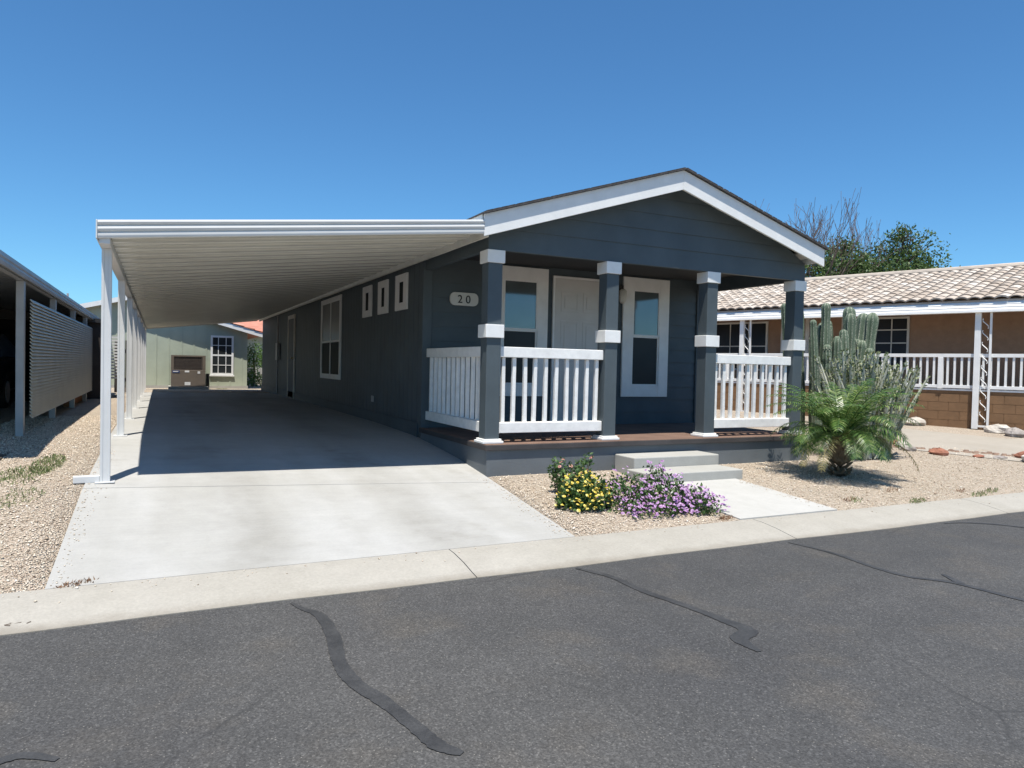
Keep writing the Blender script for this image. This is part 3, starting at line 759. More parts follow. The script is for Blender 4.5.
for yy in (8.35, 11.1):
    for xx in (-7.46, -5.74):
        t = MB(); sx = .1 if xx < -6.6 else -.1
        t.tube([(xx-.0, yy, zb+.31), (xx+sx*2, yy, zb+.31)], .31, 20); wo = t.build('wheel', 'tyre', car, .02)
        t = MB(); t.tube([(xx-sx*.12, yy, zb+.31), (xx+sx, yy, zb+.31)], .2, 14); t.build('rim', 'chrome', wo)
for xx in (-7.35, -6.05):
    t = MB(); t.box(xx, xx+.2, 7.535, 7.6, zb+.62, zb+.76); t.build('tail_light', 'tail', car, .01)
t = MB(); t.box(-6.85, -6.35, 7.53, 7.56, zb+.45, zb+.58); t.build('number_plate', 'label_white', car)

# ------------------------------------------------------------------ green house at the end of the drive
gh = thing('sage_house', 'pale sage house with white fascia at the end of the drive', 'house', (-4, 22, -.15))
GX, GP, GS, GY = -4.1, 3.02, .272, 20.5
def gz(x): return GP - GS*abs(x-GX)
w = MB(); groove_pts = []
x = -8.0
A = [(-8, GY, -.06), (-.4, GY, -.06), (-.4, GY, gz(-.4)-.10), (GX, GY, gz(GX)-.10), (-8, GY, gz(-8)-.10)]
w.loft(A, [(a, GY+9, c) for a, _, c in A])
x = -7.8
while x < -.5:
    w.box(x, x+.04, GY-.012, GY-.002, -.05, gz(x+.02)-.14); x += .4
w.build('wall', 'green_wall', gh)
w = MB(); w.box(-8.03, -.37, GY-.03, GY+9, -.3, -.06); w.build('foundation', 'step', gh)
for s_, xa, xb in ((-1, -8.5, GX), (1, GX, .12)):
    w = MB(); A = [(xa, GY-.30, gz(xa)-.16), (xb, GY-.30, gz(xb)-.16), (xb, GY-.30, gz(xb)), (xa, GY-.30, gz(xa))]
    w.loft(A, [(a, GY-.27, c) for a, _, c in A]); w.build('fascia', 'white', gh)
def tiles(mb, P, u, v, nu, nv, lu, lv, amp, lift):
    """barrel tiles: P eave corner, u along the eave, v up the slope (unit vectors), nu columns, nv courses"""
    P, u, v = Vector(P), Vector(u), Vector(v); nrm = u.cross(v).normalized()
    if nrm.z < 0: nrm = -nrm
    for j in range(nv):
        for i in range(nu):
            V = []; sh_ = random.uniform(-.012, .012); li = lift*random.uniform(.7, 1.25)
            for e, (t0, h) in enumerate(((-.06, li), (1.0, 0.))):
                for q in range(6):
                    a = q/5; hh = amp*math.sin(math.pi*a)**.8 if a < 1 else 0
                    V.append(P + u*(lu*(i+a)) + v*(lv*(j+t0)+sh_) + nrm*(hh+h+.004))
            for q in range(6):
                V.append(V[q] - nrm*(li+.004))
            mb.add(V, [(q, q+1, 7+q, 6+q) for q in range(5)] + [(12+q, 13+q, 1+q, q) for q in range(5)])
tl = MB(); c_ = 1/math.hypot(1, GS)
slen = (.15-GX)/c_
tiles(tl, (.15, GY-.33, gz(.15)+.02), (0, 1, 0), (-c_, 0, GS*c_), 30, int(slen/.38), .31, .38, .06, .03)
tl.build('roof_tile', 'tile_red', gh)
w = MB()
for xa, xb in ((-8.5, GX), (GX, .12)):
    A = [(xa, GY-.265, gz(xa)-.09), (xb, GY-.265, gz(xb)-.09), (xb, GY-.265, gz(xb)-.005), (xa, GY-.265, gz(xa)-.005)]
    w.loft(A, [(a, GY+9.3, c) for a, _, c in A])
w.build('roof', 'tile_red', gh)
def muntin_window(mb_parent, x0, x1, z0, z1, y, cols, rows):
    f = MB(); t = .07
    f.box(x0, x0+t, y-.04, y-.013, z0, z1); f.box(x1-t, x1, y-.04, y-.013, z0, z1)
    f.box(x0+t, x1-t, y-.04, y-.013, z1-t, z1); f.box(x0-.03, x1+.03, y-.06, y-.013, z0-.05, z0)
    f.box(x0+t, x1-t, y-.04, y-.013, z0, z0+t)
    wo = f.build('window', 'white', mb_parent)
    p = MB(); p.box(x0+t, x1-t, y-.02, y-.014, z0+t, z1-t); p.build('pane', 'screen', wo)
    s = MB()
    for i in range(1, cols): xx = x0+(x1-x0)*i/cols; s.box(xx-.012, xx+.012, y-.03, y-.021, z0+t, z1-t)
    for j in range(1, rows): zz = z0+(z1-z0)*j/rows; e = .03 if j == rows//2 else .012; s.box(x0+t, x1-t, y-.034, y-.0305, zz-e, zz+e)
    s.build('muntin', 'white', wo)
muntin_window(gh, -1.64, -.87, .33, 1.74, GY, 3, 4)
v_ = MB(); v_.tube([(-6.05, GY+.4, 2.3), (-6.05, GY+.4, 2.98)], .03, 8); v_.build('vent_pipe', 'grey_alu', gh)

# air conditioner
ac = thing('air_conditioner', 'boxy grey brown air conditioner standing against the sage house', 'air conditioner', (-2.35, 19.6, -.12))
b = MB(); b.box(-2.92, -1.85, 19.5, 20.3, -.06, .5); b.build('cabinet', 'ac', ac, .01)
b = MB(); b.box(-2.92, -2.84, 19.5, 20.3, .502, 1.0); b.box(-1.95, -1.85, 19.5, 20.3, .502, 1.0); b.box(-2.84, -1.95, 19.5, 20.3, .95, 1.0); b.build('frame', 'ac', ac)
b = MB(); b.box(-2.839, -1.951, 19.53, 20.28, .503, .949)
for i in range(9): b.box(-2.84, -1.95, 19.515, 19.529, .53+i*.046, .545+i*.046)
for i in range(14): b.box(-2.83+i*.065, -2.823+i*.065, 19.508, 19.514, .503, .948)
b.build('grille', 'ac_dark', ac)
b = MB(); b.box(-2.88, -2.66, 19.492, 19.499, .40, .48); b.build('badge', 'label_blue', ac)
b = MB(); b.box(-2.86, -2.70, 19.488, 19.4915, .43, .455); b.box(-2.50, -2.36, 19.494, 19.499, .42, .48); b.box(-2.1, -2.02, 19.494, 19.499, .38, .46); b.box(-2.5, -2.32, 19.494, 19.499, -.02, .09); b.build('label_plate', 'label_white', ac)
b = MB(); b.box(-3.0, -1.75, 19.4, 20.4, -.17, -.062); b.build('pad', 'step', ac)
b = MB(); b.box(-1.80, -1.70, 19.9, 20.0, -.1, .38); b.build('disconnect_box', 'metal_dark', ac)

# ------------------------------------------------------------------ right neighbour, turned about 18 degrees
NO = Vector((12.7, 1.38, 0)); ND = Vector((-.32, .947, 0)).normalized(); NN = Vector((ND.y, -ND.x, 0))
def nb(s, t, z): p = NO + ND*s + NN*t; return (p.x, p.y, z)
tn = thing('tiled_house', 'tan house with cream tile roof and white railed side porch', 'house', nb(4, 4, -.2))
def nbox(mb, s0, s1, t0, t1, z0, z1):
    return mb.hexa([nb(s0, t0, z0), nb(s1, t0, z0), nb(s1, t1, z0), nb(s0, t1, z0)], [nb(s0, t0, z1), nb(s1, t0, z1), nb(s1, t1, z1), nb(s0, t1, z1)])
SA, SB = -4.0, 13.0
w = MB(); nbox(w, SA, SB, 1.3, 8, -.3, 2.6); w.build('wall', 'nbwall', tn)
w = MB(); z = -.3; cc = 0
while z < .53:          # block skirting with recessed joints
    z1 = min(z+.195, .545); s_ = SA + (.2 if cc % 2 else 0)
    nbox(w, SA, SB, .115, .3, z, z1)
    while s_ < SB:
        nbox(w, s_, min(s_+.40, SB)-.004, .108, .1145, z+.004, z1-.004); s_ += .41
    z = z1; cc += 1
w.build('skirting', 'nbskirt', tn)
w = MB(); nbox(w, SA, SB, .09, 1.299, .546, .58); w.build('porch_floor', 'white', tn)
w = MB(); nbox(w, SA, SB, .07, .15, 1.28, 1.355); tr = w.build('porch_railing', 'white', tn, .004)
w = MB(); nbox(w, SA, SB, .075, .145, .60, .67); w.build('bottom_rail', 'white', tr, .004)
nbal = 0
s_ = SA+.1
while s_ < 8.5:
    if abs((s_-1.5) % 2.6) > .09:
        w = MB(); nbox(w, s_-.02, s_+.02, .09, .13, .671, 1.279); w.build('baluster', 'white', tr); nbal += 1
    s_ += .135
for s_ in (-3.7, -1.1, 1.5, 4.1, 6.7):
    w = MB(); nbox(w, s_-.05, s_+.05, .065, .155, .585, 1.28); w.build('newel_post', 'white', tr, .004)
# ornamental posts: thick and thin upright with scrollwork between
for sp_ in (.80, 6.23, -4.4, 11.5):
    w = MB(); nbox(w, sp_-.055, sp_+.055, .0, .09, -.26, 2.24); po = w.build('porch_post', 'white', tn, .004)
    w = MB(); nbox(w, sp_-.255, sp_-.215, .02, .06, -.26, 2.24); nbox(w, sp_-.214, sp_-.056, .025, .055, -.22, -.18); w.build('thin_upright', 'white', po)
    w = MB()
    for q in range(9):
        zc = .0+q*.25
        pts = [nb(sp_-.135+.055*math.sin(a*.7), .04, zc+.11*a/3.14) for a in np.linspace(-3.14, 3.14, 9)]
        w.tube(pts, .009, 4)
    w.build('scrollwork', 'white', po)
# awning fascia
w = MB(); fp = [(.0, 2.235), (-.09, 2.24), (-.085, 2.29), (-.062, 2.33), (-.07, 2.34), (-.05, 2.395), (-.055, 2.405), (-.02, 2.46), (.04, 2.46), (.04, 2.235)]
w.loft([nb(SA-.4, t, z) for t, z in fp], [nb(SB+.4, t, z) for t, z in fp]); w.build('awning_fascia', 'white', tn)
w = MB(); nbox(w, SA-.4, SB+.4, .042, 1.3, 2.35, 2.39); w.build('awning_ceiling', 'nbwall', tn)
w = MB(); nbox(w, SA-.4, SB+.4, -.0, .06, 2.462, 2.50); w.build('eave_strip', 'shingle', tn)
# roof
TT, TZ0, TZ1 = 4.6, 2.50, 3.72; sl_ = (TZ1-TZ0)/TT
w = MB(); w.loft([nb(SA-.4, -.02, TZ0), nb(SA-.4, TT, TZ1), nb(SA-.4, 9.2, TZ0), nb(SA-.4, 9.2, TZ0-.08), nb(SA-.4, -.02, TZ0-.035)],
                 [nb(SB+.4, -.02, TZ0), nb(SB+.4, TT, TZ1), nb(SB+.4, 9.2, TZ0), nb(SB+.4, 9.2, TZ0-.08), nb(SB+.4, -.02, TZ0-.035)]); w.build('roof', 'tile_cream', tn)
tl = MB(); vv = (NN*TT + Vector((0, 0, TZ1-TZ0))).normalized(); Ls = math.hypot(TT, TZ1-TZ0)
tiles(tl, nb(SA-.4, -.05, TZ0+.02), ND, vv, int((SB-SA+.8)/.245), int(Ls/.36), .245, .36, .042, .028)
tl.build('roof_tile', 'tile_cream', tn)
w = MB(); w.tube([nb(SA-.4, TT, TZ1+.06), nb(SB+.4, TT, TZ1+.06)], .09, 8); w.build('ridge_cap', 'tile_cream', tn)
# porch windows on the recessed wall, far posts
def nbwin(s0, s1, z0, z1, cols, rows):
    f = MB(); t = .05
    nbox(f, s0, s0+t, 1.25, 1.299, z0, z1); nbox(f, s1-t, s1, 1.25, 1.299, z0, z1); nbox(f, s0+t, s1-t, 1.25, 1.299, z0, z0+t); nbox(f, s0+t, s1-t, 1.25, 1.299, z1-t, z1)
    wo = f.build('window', 'beige_strip', tn)
    p = MB(); nbox(p, s0+t, s1-t, 1.28, 1.295, z0+t, z1-t); p.build('pane', 'screen', wo)
    s = MB()
    for i in range(1, cols): q = s0+(s1-s0)*i/cols; nbox(s, q-.012, q+.012, 1.262, 1.279, z0+t, z1-t)
    for j in range(1, rows): q = z0+(z1-z0)*j/rows; nbox(s, s0+t, s1-t, 1.256, 1.2615, q-.014, q+.014)
    s.build('muntin', 'beige_strip', wo)
nbwin(2.50, 4.1, 1.0, 2.30, 4, 4); nbwin(-.95, .1, .95, 2.3, 2, 2); nbwin(6.1, 7.8, .9, 2.28, 3, 2)
for s_ in (5.3, 5.62, 4.95):
    w = MB(); nbox(w, s_-.05, s_+.05, 1.15, 1.298, .58, 2.349); w.build('wall_batten', 'beige_strip', tn)

# rocks along the neighbour's drive
def rock(x, y, r, mat, label, sq=.6):
    mb = MB(); n = 9; rows = 6; zb = yard_z(x, y); V = []; F = []
    ph = random.random()*6
    for i in range(rows+1):
        th = math.pi*i/rows
        for j in range(n):
            a = 2*math.pi*j/n; q = r*(1+.22*math.sin(2*a+ph)+.15*random.uniform(-1, 1))
            V.append((x+q*math.sin(th)*math.cos(a)*1.25, y+q*math.sin(th)*math.sin(a), zb+r*sq*.55+r*sq*math.cos(th)*random.uniform(.85, 1.1)))
    for i in range(rows):
        for j in range(n): F.append((i*n+j, i*n+(j+1) % n, (i+1)*n+(j+1) % n, (i+1)*n+j))
    tag(mb.add(V, F).build('rock', mat), label, 'rock', "rocks edging the neighbour's drive")
rock(11.9, 3.1, .2, 'rock_white', 'pale rock at the foot of the ochre block skirting beside the spiky bush')
rock(12.3, 1.55, .20, 'rock_white', 'pale rock just right of the ornamental porch post')
rock(11.95, 1.05, .19, 'rock_grey', 'grey rock nearest the right edge by the block skirting')
rock(7.45, -.32, .115, 'rock_red', 'red rock, biggest of the row edging the tan drive')
rock(7.35, .12, .10, 'rock_grey', 'small grey rock between the red rock and two paler ones')
rock(7.62, .42, .11, 'rock_white', 'small pale rock in the row behind the palm')
rock(7.85, .72, .10, 'rock_red', 'small reddish rock farthest along the row behind the palm')
rock(8.25, -1.22, .15, 'rock_white', 'white rock lying in gravel before the tan drive near the right edge')
rock(8.6, -.95, .13, 'rock_red', 'dark red rock just behind the white rock in the gravel')
rock(7.9, -.65, .08, 'rock_red', 'flat reddish rock to the right of the big red rock', .35)
rock(8.15, -.82, .08, 'rock_grey', 'flat grey rock between the flat reddish rock and dark red rock', .35)

sm = MB(); random.seed(3)
for i in range(70):
    t_ = random.random(); x = 7.2+1.7*t_+random.uniform(-.08, .08); y = .75-1.75*t_+random.uniform(-.08, .08); r_ = random.uniform(.02, .05); z = yard_z(x, y)
    ring_ = [(x+r_*1.3*math.cos(a), y+r_*math.sin(a), z+.005) for a in np.linspace(0, 5.4, 6)]; top_ = [(x+r_*.8*math.cos(a+.3), y+r_*.6*math.sin(a+.3), z+r_*.8) for a in np.linspace(0, 5.4, 6)]
    sm.loft(ring_, top_)
kind(sm.build('rubble', 'rock_brown'), 'stuff')

# ------------------------------------------------------------------ plants
def frond(V, F, base, az, elev, L, nleaf, leaf, droop, wid):
    d = Vector((math.cos(az), math.sin(az), 0)); p = Vector(base); e = elev; n = 14; st_ = L/n; pts = [p.copy()]; dirs = []
    for i in range(n):
        dr = d*math.cos(e)+Vector((0, 0, math.sin(e))); dirs.append(dr); p = p+dr*st_; pts.append(p.copy()); e -= droop/n*(1+.9*i/n)
    side = Vector((-d.y, d.x, 0))
    for i in range(n):      # rachis as a thin ribbon-tube (triangle section)
        dr = dirs[i]; nn = side.cross(dr); r0 = .009*(1-i/n)+.002
        o = len(V); a, b = pts[i], pts[i+1]
        V += [a+side*r0, a-side*r0, a+nn*r0, b+side*r0*.9, b-side*r0*.9, b+nn*r0*.9]
        F += [(o, o+1, o+4, o+3), (o+1, o+2, o+5, o+4), (o+2, o, o+3, o+5)]
    for k_ in range(nleaf):
        t = .12+.86*k_/nleaf; fi = t*n; i = min(n-1, int(fi)); c = pts[i].lerp(pts[i+1], fi-i); dr = dirs[i]; nn = side.cross(dr)
        ll = leaf*(math.sin(math.pi*(t*.85+.12))**.6)*random.uniform(.85, 1.1)
        for sg in (-1, 1):
            ld = (side*sg*.95 + dr*.62 + nn*(-.22 if nn.z > 0 else .22)*random.uniform(-.7, 1)).normalized()
            wv = ld.cross(nn).normalized()*wid*.5; tip = c+ld*ll - Vector((0, 0, ll*.22)); mid = c+ld*ll*.5
            o = len(V); V += [c+wv*.5, c-wv*.5, mid+wv, mid-wv, tip+wv*.08, tip-wv*.08]; F += [(o, o+1, o+3, o+2), (o+2, o+3, o+5, o+4)]
palm = thing('palm', 'low green feathery palm on a stubby dark trunk in the gravel', 'palm', (4.12, -1.24, yard_z(4.12, -1.24)))
px, py, pz = 4.12, -1.24, yard_z(4.12, -1.24)
t = MB(); t.tube([(px, py, pz-.05), (px, py, pz+.05), (px+.01, py, pz+.2), (px, py, pz+.40), (px, py, pz+.52)], [.13, .11, .115, .125, .08], 14)
for i in range(60):
    a = i*2.4; z = pz+.03+.44*i/60; r0 = .105
    c = Vector((px+r0*math.cos(a), py+r0*math.sin(a), z)); o_ = Vector((math.cos(a), math.sin(a), .7)).normalized()
    t.tube([c-o_*.03, c+o_*.025, c+o_*.05], [.018, .015, .007], 5)
t.build('trunk', 'palm_trunk', palm)
V = []; F = []
for i in range(62):
    az = i*2.39996+random.uniform(-.2, .2); f_ = i/62; el = R(80-f_*68+random.uniform(-8, 8)); L = .72+.35*math.sin(math.pi*min(1, f_+.25))*random.uniform(.9, 1.1)
    frond(V, F, (px+.06*math.cos(az), py+.06*math.sin(az), pz+.50), az, el, L*.97, 32, .165*random.uniform(.85, 1.1), R(50+26*f_+random.uniform(-10, 10)), .0135)
MB().add(V, F).build('crown', 'palm', palm)
V = []; F = []
for az, L in ((R(-36), 1.1), (R(186), .9), (R(205), .95)):
    frond(V, F, (px, py, pz+.44), az, R(20), L, 28, .13, R(72), .012)
MB().add(V, F).build('dry_frond', 'palm_dry', palm)

# columnar cactus
cac = thing('columnar_cactus', 'clump of tall grey green columnar cactus behind the porch corner', 'cactus', (7.3, 1.6, -.3))
def cstem(pts, r, ribs=7, tagname='stem'):
    pts = [Vector(p) for p in pts]; V = []; F = []; A = []
    # resample
    fine = []
    for i in range(len(pts)-1):
        for q in range(9): fine.append(pts[i].lerp(pts[i+1], q/9))
    top = pts[-1]; base = fine.pop(); dtop = (top-base).normalized()
    for q in range(7): fine.append(top - dtop*r*1.5*(1-math.sin(q/6*math.pi/2)))
    tipn = 7; n = ribs*4; m_ = len(fine); ph = random.random()*6; k1 = random.uniform(5, 8)
    for i, c in enumerate(fine):
        t = i/(m_-1); q_ = i-(m_-tipn); cap = math.cos(q_/6*math.pi/2)**.8 if q_ > 0 else 1
        rr = r*(.85+.15*min(1, t*4))*cap*(.90+.20*abs(math.sin(k1*t*1.6+ph))) + .002
        d_ = (fine[min(i+1, m_-1)]-fine[max(i-1, 0)]).normalized(); a_ = d_.cross(Vector((0, 1, 0))).normalized(); b_ = d_.cross(a_)
        for j in range(n):
            w_ = .5+.5*math.cos(2*math.pi*j/4); q = rr*(.78+.22*w_); an = 2*math.pi*j/n+ph
            V.append(c+a_*q*math.cos(an)+b_*q*math.sin(an)); A.append(1. if j % 4 == 0 else .12)
    for i in range(m_-1):
        for j in range(n): F.append((i*n+j, i*n+(j+1) % n, (i+1)*n+(j+1) % n, (i+1)*n+j))
    F.append(tuple(range((m_-1)*n, m_*n)))
    o = MB().add(V, F).build(tagname, 'cactus', cac, smooth=False)
    at = o.data.color_attributes.new('rib', 'FLOAT_COLOR', 'POINT')
    at.data.foreach_set('color', [c for a in A for c in (a, a, a, 1.)])
random.seed(21)
for k_, (xt, zt, r, xb) in enumerate(((6.68, 1.95, .06, 6.78), (6.90, 2.06, .075, 6.97), (7.02, 1.74, .085, 7.1), (7.25, 1.62, .08, 7.27), (7.36, 1.80, .08, 7.38), (7.52, 1.92, .088, 7.5),
        (7.69, 2.05, .102, 7.6), (7.99, 1.95, .102, 7.76), (8.30, 1.98, .102, 7.92), (6.60, 1.76, .06, 6.72), (6.80, 1.5, .072, 6.9), (7.15, 1.33, .08, 7.2), (7.45, 1.42, .088, 7.45),
        (7.84, 1.46, .088, 7.7), (6.10, 2.02, .055, 6.34), (7.72, 1.1, .08, 7.65), (8.14, 1.5, .08, 7.86), (6.72, 1.15, .06, 6.8), (7.6, 1.62, .08, 7.56), (7.1, 1.5, .07, 7.14))):
    by_ = 1.5 + (.22, -.12, .05, -.2)[k_ % 4]
    cstem([(xb, by_, -.35), (xb*.75+xt*.25, by_+random.uniform(-.04, .04), .3), (xb*.35+xt*.65, by_+random.uniform(-.03, .03), zt*.55), (xt, by_, zt)], r)
for (x, y, z, dx, h) in ((7.68, 1.35, .7, .16, .62), (7.36, 1.38, .65, -.15, .6), (6.97, 1.4, .8, -.13, .55)):
    cstem([(x, y+.05, z), (x+dx*.8, y-.1, z+.1), (x+dx, y-.12, z+.3), (x+dx, y-.12, z+h)], .07)

# pale pencil stemmed bush
random.seed(77)
bush = thing('pencil_stem_bush', 'rounded bush of pale upright pencil stems behind the palm', 'bush', (5.65, -.25, -.33))
V = MB(); Lp = []; Lu = []
bx_, by_, bz_ = 5.86, -.2, -.34
for i in range(330):
    a = random.uniform(0, 2*math.pi); sp_ = math.sqrt(random.random()); tilt = sp_*R(36)*(1.12 if math.cos(a) > 0 else .9)
    L = random.uniform(.9, 1.58)*(1-.14*sp_)
    d_ = Vector((math.sin(tilt)*math.cos(a), math.sin(tilt)*math.sin(a)*.7, math.cos(tilt)))
    p0 = Vector((bx_+random.uniform(-.34, .34), by_+random.uniform(-.25, .25), bz_)); p1 = p0+d_*L*.45; p2 = p0+d_*L+Vector((0, 0, .12*sp_*L))+Vector((random.uniform(-.05, .05), random.uniform(-.05, .05), 0))
    V.tube([p0, p1, p1.lerp(p2, .55), p2], [.014, .021, .021, .013], 6)
    for q in range(60):
        t = 1-random.random()**1.4*.72; Lp.append(p1.lerp(p2, max(0, (t-.35)/.65)) if t > .35 else p0.lerp(p1, t/.35)); Lu.append(d_*1.2)
V.build('stems', 'stem_pale', bush)
v, f = leaves([tuple(p) for p in Lp], .05, .5, np.array([tuple(u) for u in Lu]), .7)
link('foliage', npmesh('foliage', v, f), 'bush_leaf', bush, fix=False)

# lantanas
def mound(n, c, rx, ry, h, shell=.55):
    P = []
    while len(P) < n:
        u = rng.uniform(-1, 1, 3); u[2] = abs(u[2]); r_ = np.linalg.norm(u)
        if r_ > 1 or r_ < .25 or (r_ < shell and rng.random() < .65): continue
        lump = 1+.16*math.sin(u[0]*7+c[0]*5)*math.cos(u[1]*6)
        P.append((c[0]+u[0]*rx*lump, c[1]+u[1]*ry*lump, c[2]+u[2]*h*lump*(1+.1*rng.normal())))
    return np.array(P)
def florets(P, r, k=7):
    """small umbel: k tiny petals fanned on a dome at each point"""
    V = []; F = []
    for p in P:
        s = r*random.uniform(.7, 1.25); c = Vector(p)
        ax = Vector((random.gauss(0, .5), random.gauss(0, .5)-.35, 1)).normalized(); a_ = ax.orthogonal().normalized(); b_ = ax.cross(a_)
        for q in range(k):
            an = 6.283*q/k+random.random()*.5; o_ = (a_*math.cos(an)+b_*math.sin(an))*s*(.62 if q else .0); ce = c+o_+ax*s*(.35 if q else .6)
            t1 = (a_*math.cos(an)+b_*math.sin(an)-ax*.5).normalized()*s*.48; t2 = ax.cross(t1).normalized()*s*.48 if q else b_*s*.48
            o = len(V); V += [ce-t1-t2, ce+t1-t2, ce+t1+t2, ce-t1+t2]; F.append((o, o+1, o+2, o+3))
    return V, F
gy = yard_z(.2, -1.65)
ye = thing('yellow_lantana', 'rounded yellow flowering lantana at the left end of the flower bed', 'flowering plant', (.2, -1.68, gy))
P = mound(1500, (.2, -1.66, gy), .25, .22, .30); v, f = leaves(P, .045, .62, np.array([0, -.2, .7]), .8)
link('foliage', npmesh('foliage', v, f), 'lantana_leaf', ye, fix=False)
P = mound(230, (.2, -1.68, gy+.01), .27, .24, .32, .9); V, F = florets(P, .0135, 9); MB().add(V, F).build('blossoms', 'yellow', ye)
t = MB()
for i in range(14):
    a = random.uniform(0, 6.28); q = random.uniform(.05, .2); t.tube([(.2, -1.66, gy-.02), (.2+q*.4*math.cos(a), -1.66+q*.4*math.sin(a), gy+.1), (.2+q*math.cos(a), -1.66+q*math.sin(a), gy+.22)], [.006, .005, .003], 4)
t.build('stem', 'bark', ye)
pu = thing('purple_lantana', 'sprawling purple flowering lantana spilling toward the front path', 'flowering plant', (.9, -1.85, yard_z(.9, -1.85)))
gz0 = yard_z(.9, -1.85)
P = np.concatenate([mound(1150, (.60, -1.72, gz0), .32, .30, .30), mound(1150, (.98, -1.82, gz0), .36, .34, .28), mound(800, (1.2, -2.02, gz0-.02), .25, .25, .20), mound(500, (.75, -2.02, gz0-.02), .35, .2, .16)])
v, f = leaves(P, .036, .6, np.array([0, -.2, .7]), .8); link('foliage', npmesh('foliage', v, f), 'lantana_leaf', pu, fix=False)
P = np.concatenate([mound(210, (.60, -1.74, gz0+.01), .34, .32, .31, .9), mound(300, (.98, -1.85, gz0+.01), .38, .36, .29, .9), mound(230, (1.2, -2.05, gz0), .27, .26, .21, .88), mound(200, (.75, -2.08, gz0), .38, .2, .16, .85)])
V, F = florets(P, .0125); 
for q in range(9):     # one sprig standing above the rest
    pass
sprig = [(1.0+random.gauss(0, .05), -1.75+random.gauss(0, .04), gz0+random.uniform(.28, .44)) for _ in range(16)]
V2, F2 = florets(np.array(sprig), .015); o_ = len(V); V += V2; F += [tuple(i+o_ for i in q) for q in F2]
MB().add(V, F).build('blossoms', 'purple', pu)
t = MB()
for (x, y, z) in sprig[:8]: t.tube([(1.0, -1.76, gz0+.1), ((1+x)/2, (y-1.76)/2, gz0+.24), (x, y, z)], [.004, .003, .002], 4)
for i in range(20):
    a = random.uniform(0, 6.28); q = random.uniform(.1, .35); t.tube([(.9, -1.85, gz0-.02), (.9+q*math.cos(a), -1.85+q*.7*math.sin(a), gz0+.14)], [.006, .003], 4)
t.build('stem', 'bark', pu)
v, f = leaves(np.array([(x+random.gauss(0, .03), y, z-.05) for x, y, z in sprig for _ in range(5)]), .03, .55, np.array([0, 0, .5]), .9)
link('sprig_leaves', npmesh('sprig_leaves', v, f), 'lantana_leaf', pu, fix=False)
# small upright shrub behind the yellow lantana
us = thing('leafy_shrub', 'small upright green shrub with a few pink blooms against the blue skirting', 'shrub', (.33, -1.15, yard_z(.33, -1.15)))
t = MB(); Lp = []; Lu = []; tips = []; gz1 = yard_z(.3, -1.15)
for i in range(20):
    x = .34+random.uniform(-.2, .24); y = -1.15+random.uniform(-.1, .1); h = random.uniform(.22, .37)
    p0 = Vector((.34+(x-.34)*.5, y, gz1-.02)); p1 = Vector((x, y-.03, gz1+h)); t.tube([p0, p0.lerp(p1, .5), p1], [.005, .004, .002], 4); tips.append(p1)
    for q in range(34): s_ = random.uniform(.2, 1.05); c = p0.lerp(p1, s_); Lp.append((c.x+random.gauss(0, .02), c.y+random.gauss(0, .02), c.z)); Lu.append((random.gauss(0, .6), random.gauss(0, .6), .5))
t.build('stem', 'bark', us); v, f = leaves(np.array(Lp), .042, .5, np.array(Lu), .5); link('foliage', npmesh('foliage', v, f), 'lantana_leaf', us, fix=False)
V, F = florets(np.array([(p.x, p.y, p.z) for p in tips[::4]] + [(.42, -1.3, gz1+.26), (.47, -1.3, gz1+.24), (.39, -1.32, gz1+.22)]), .018); MB().add(V, F).build('blossoms', 'pink', us)

# weeds
def blades(name, patches, mat, h=.032):
    P = []
    for (x, y, rx, ry, n) in patches:
        for i in range(n):
            a = random.random()*6.28; q = math.sqrt(random.random()); xx = x+rx*q*math.cos(a); yy = y+ry*q*math.sin(a)+ (xx-x)*.3
            P.append((xx, yy, (interp(yy, LZ)-.01 if xx < -2 else yard_z(xx, yy))))
    v, f = leaves(np.array(P), h, .22, np.array([0, 0, 1.2]), .6, .4); kind(link(name, npmesh(name, v, f), mat, fix=False), 'stuff')
blades('weeds', [(-4.20, .55, .13, .5, 520), (-4.36, .15, .2, .25, 400), (-4.3, -.65, .2, .25, 160), (-4.45, -.2, .3, .12, 90), (3.9, -2.4, .18, .06, 90), (5.0, -2.38, .2, .06, 70), (5.35, -2.3, .18, .06, 60), (3.2, -2.2, .12, .06, 40), (-1.3, 19.9, .2, .1, 120)], 'weed')
blades('dry_weeds', [(-3.72, -2.40, .10, .035, 130), (1.28, -2.36, .10, .05, 120), (3.15, -2.15, .15, .05, 60), (4.1, -1.95, .16, .06, 60), (4.95, -2.2, .12, .04, 50)], 'dry_weed', .026)
# debris in the gutter
tw = MB()
for i in range(16): 
    a = random.random()*3.14; x = -3.92+random.uniform(-.12, .12); y = -2.84+random.uniform(-.03, .03)
    tw.tube([(x, y, -.527), (x+.03*math.cos(a), y+.015*math.sin(a), -.524)], .004, 4)
kind(tw.build('leaf_litter', 'bark'), 'stuff')

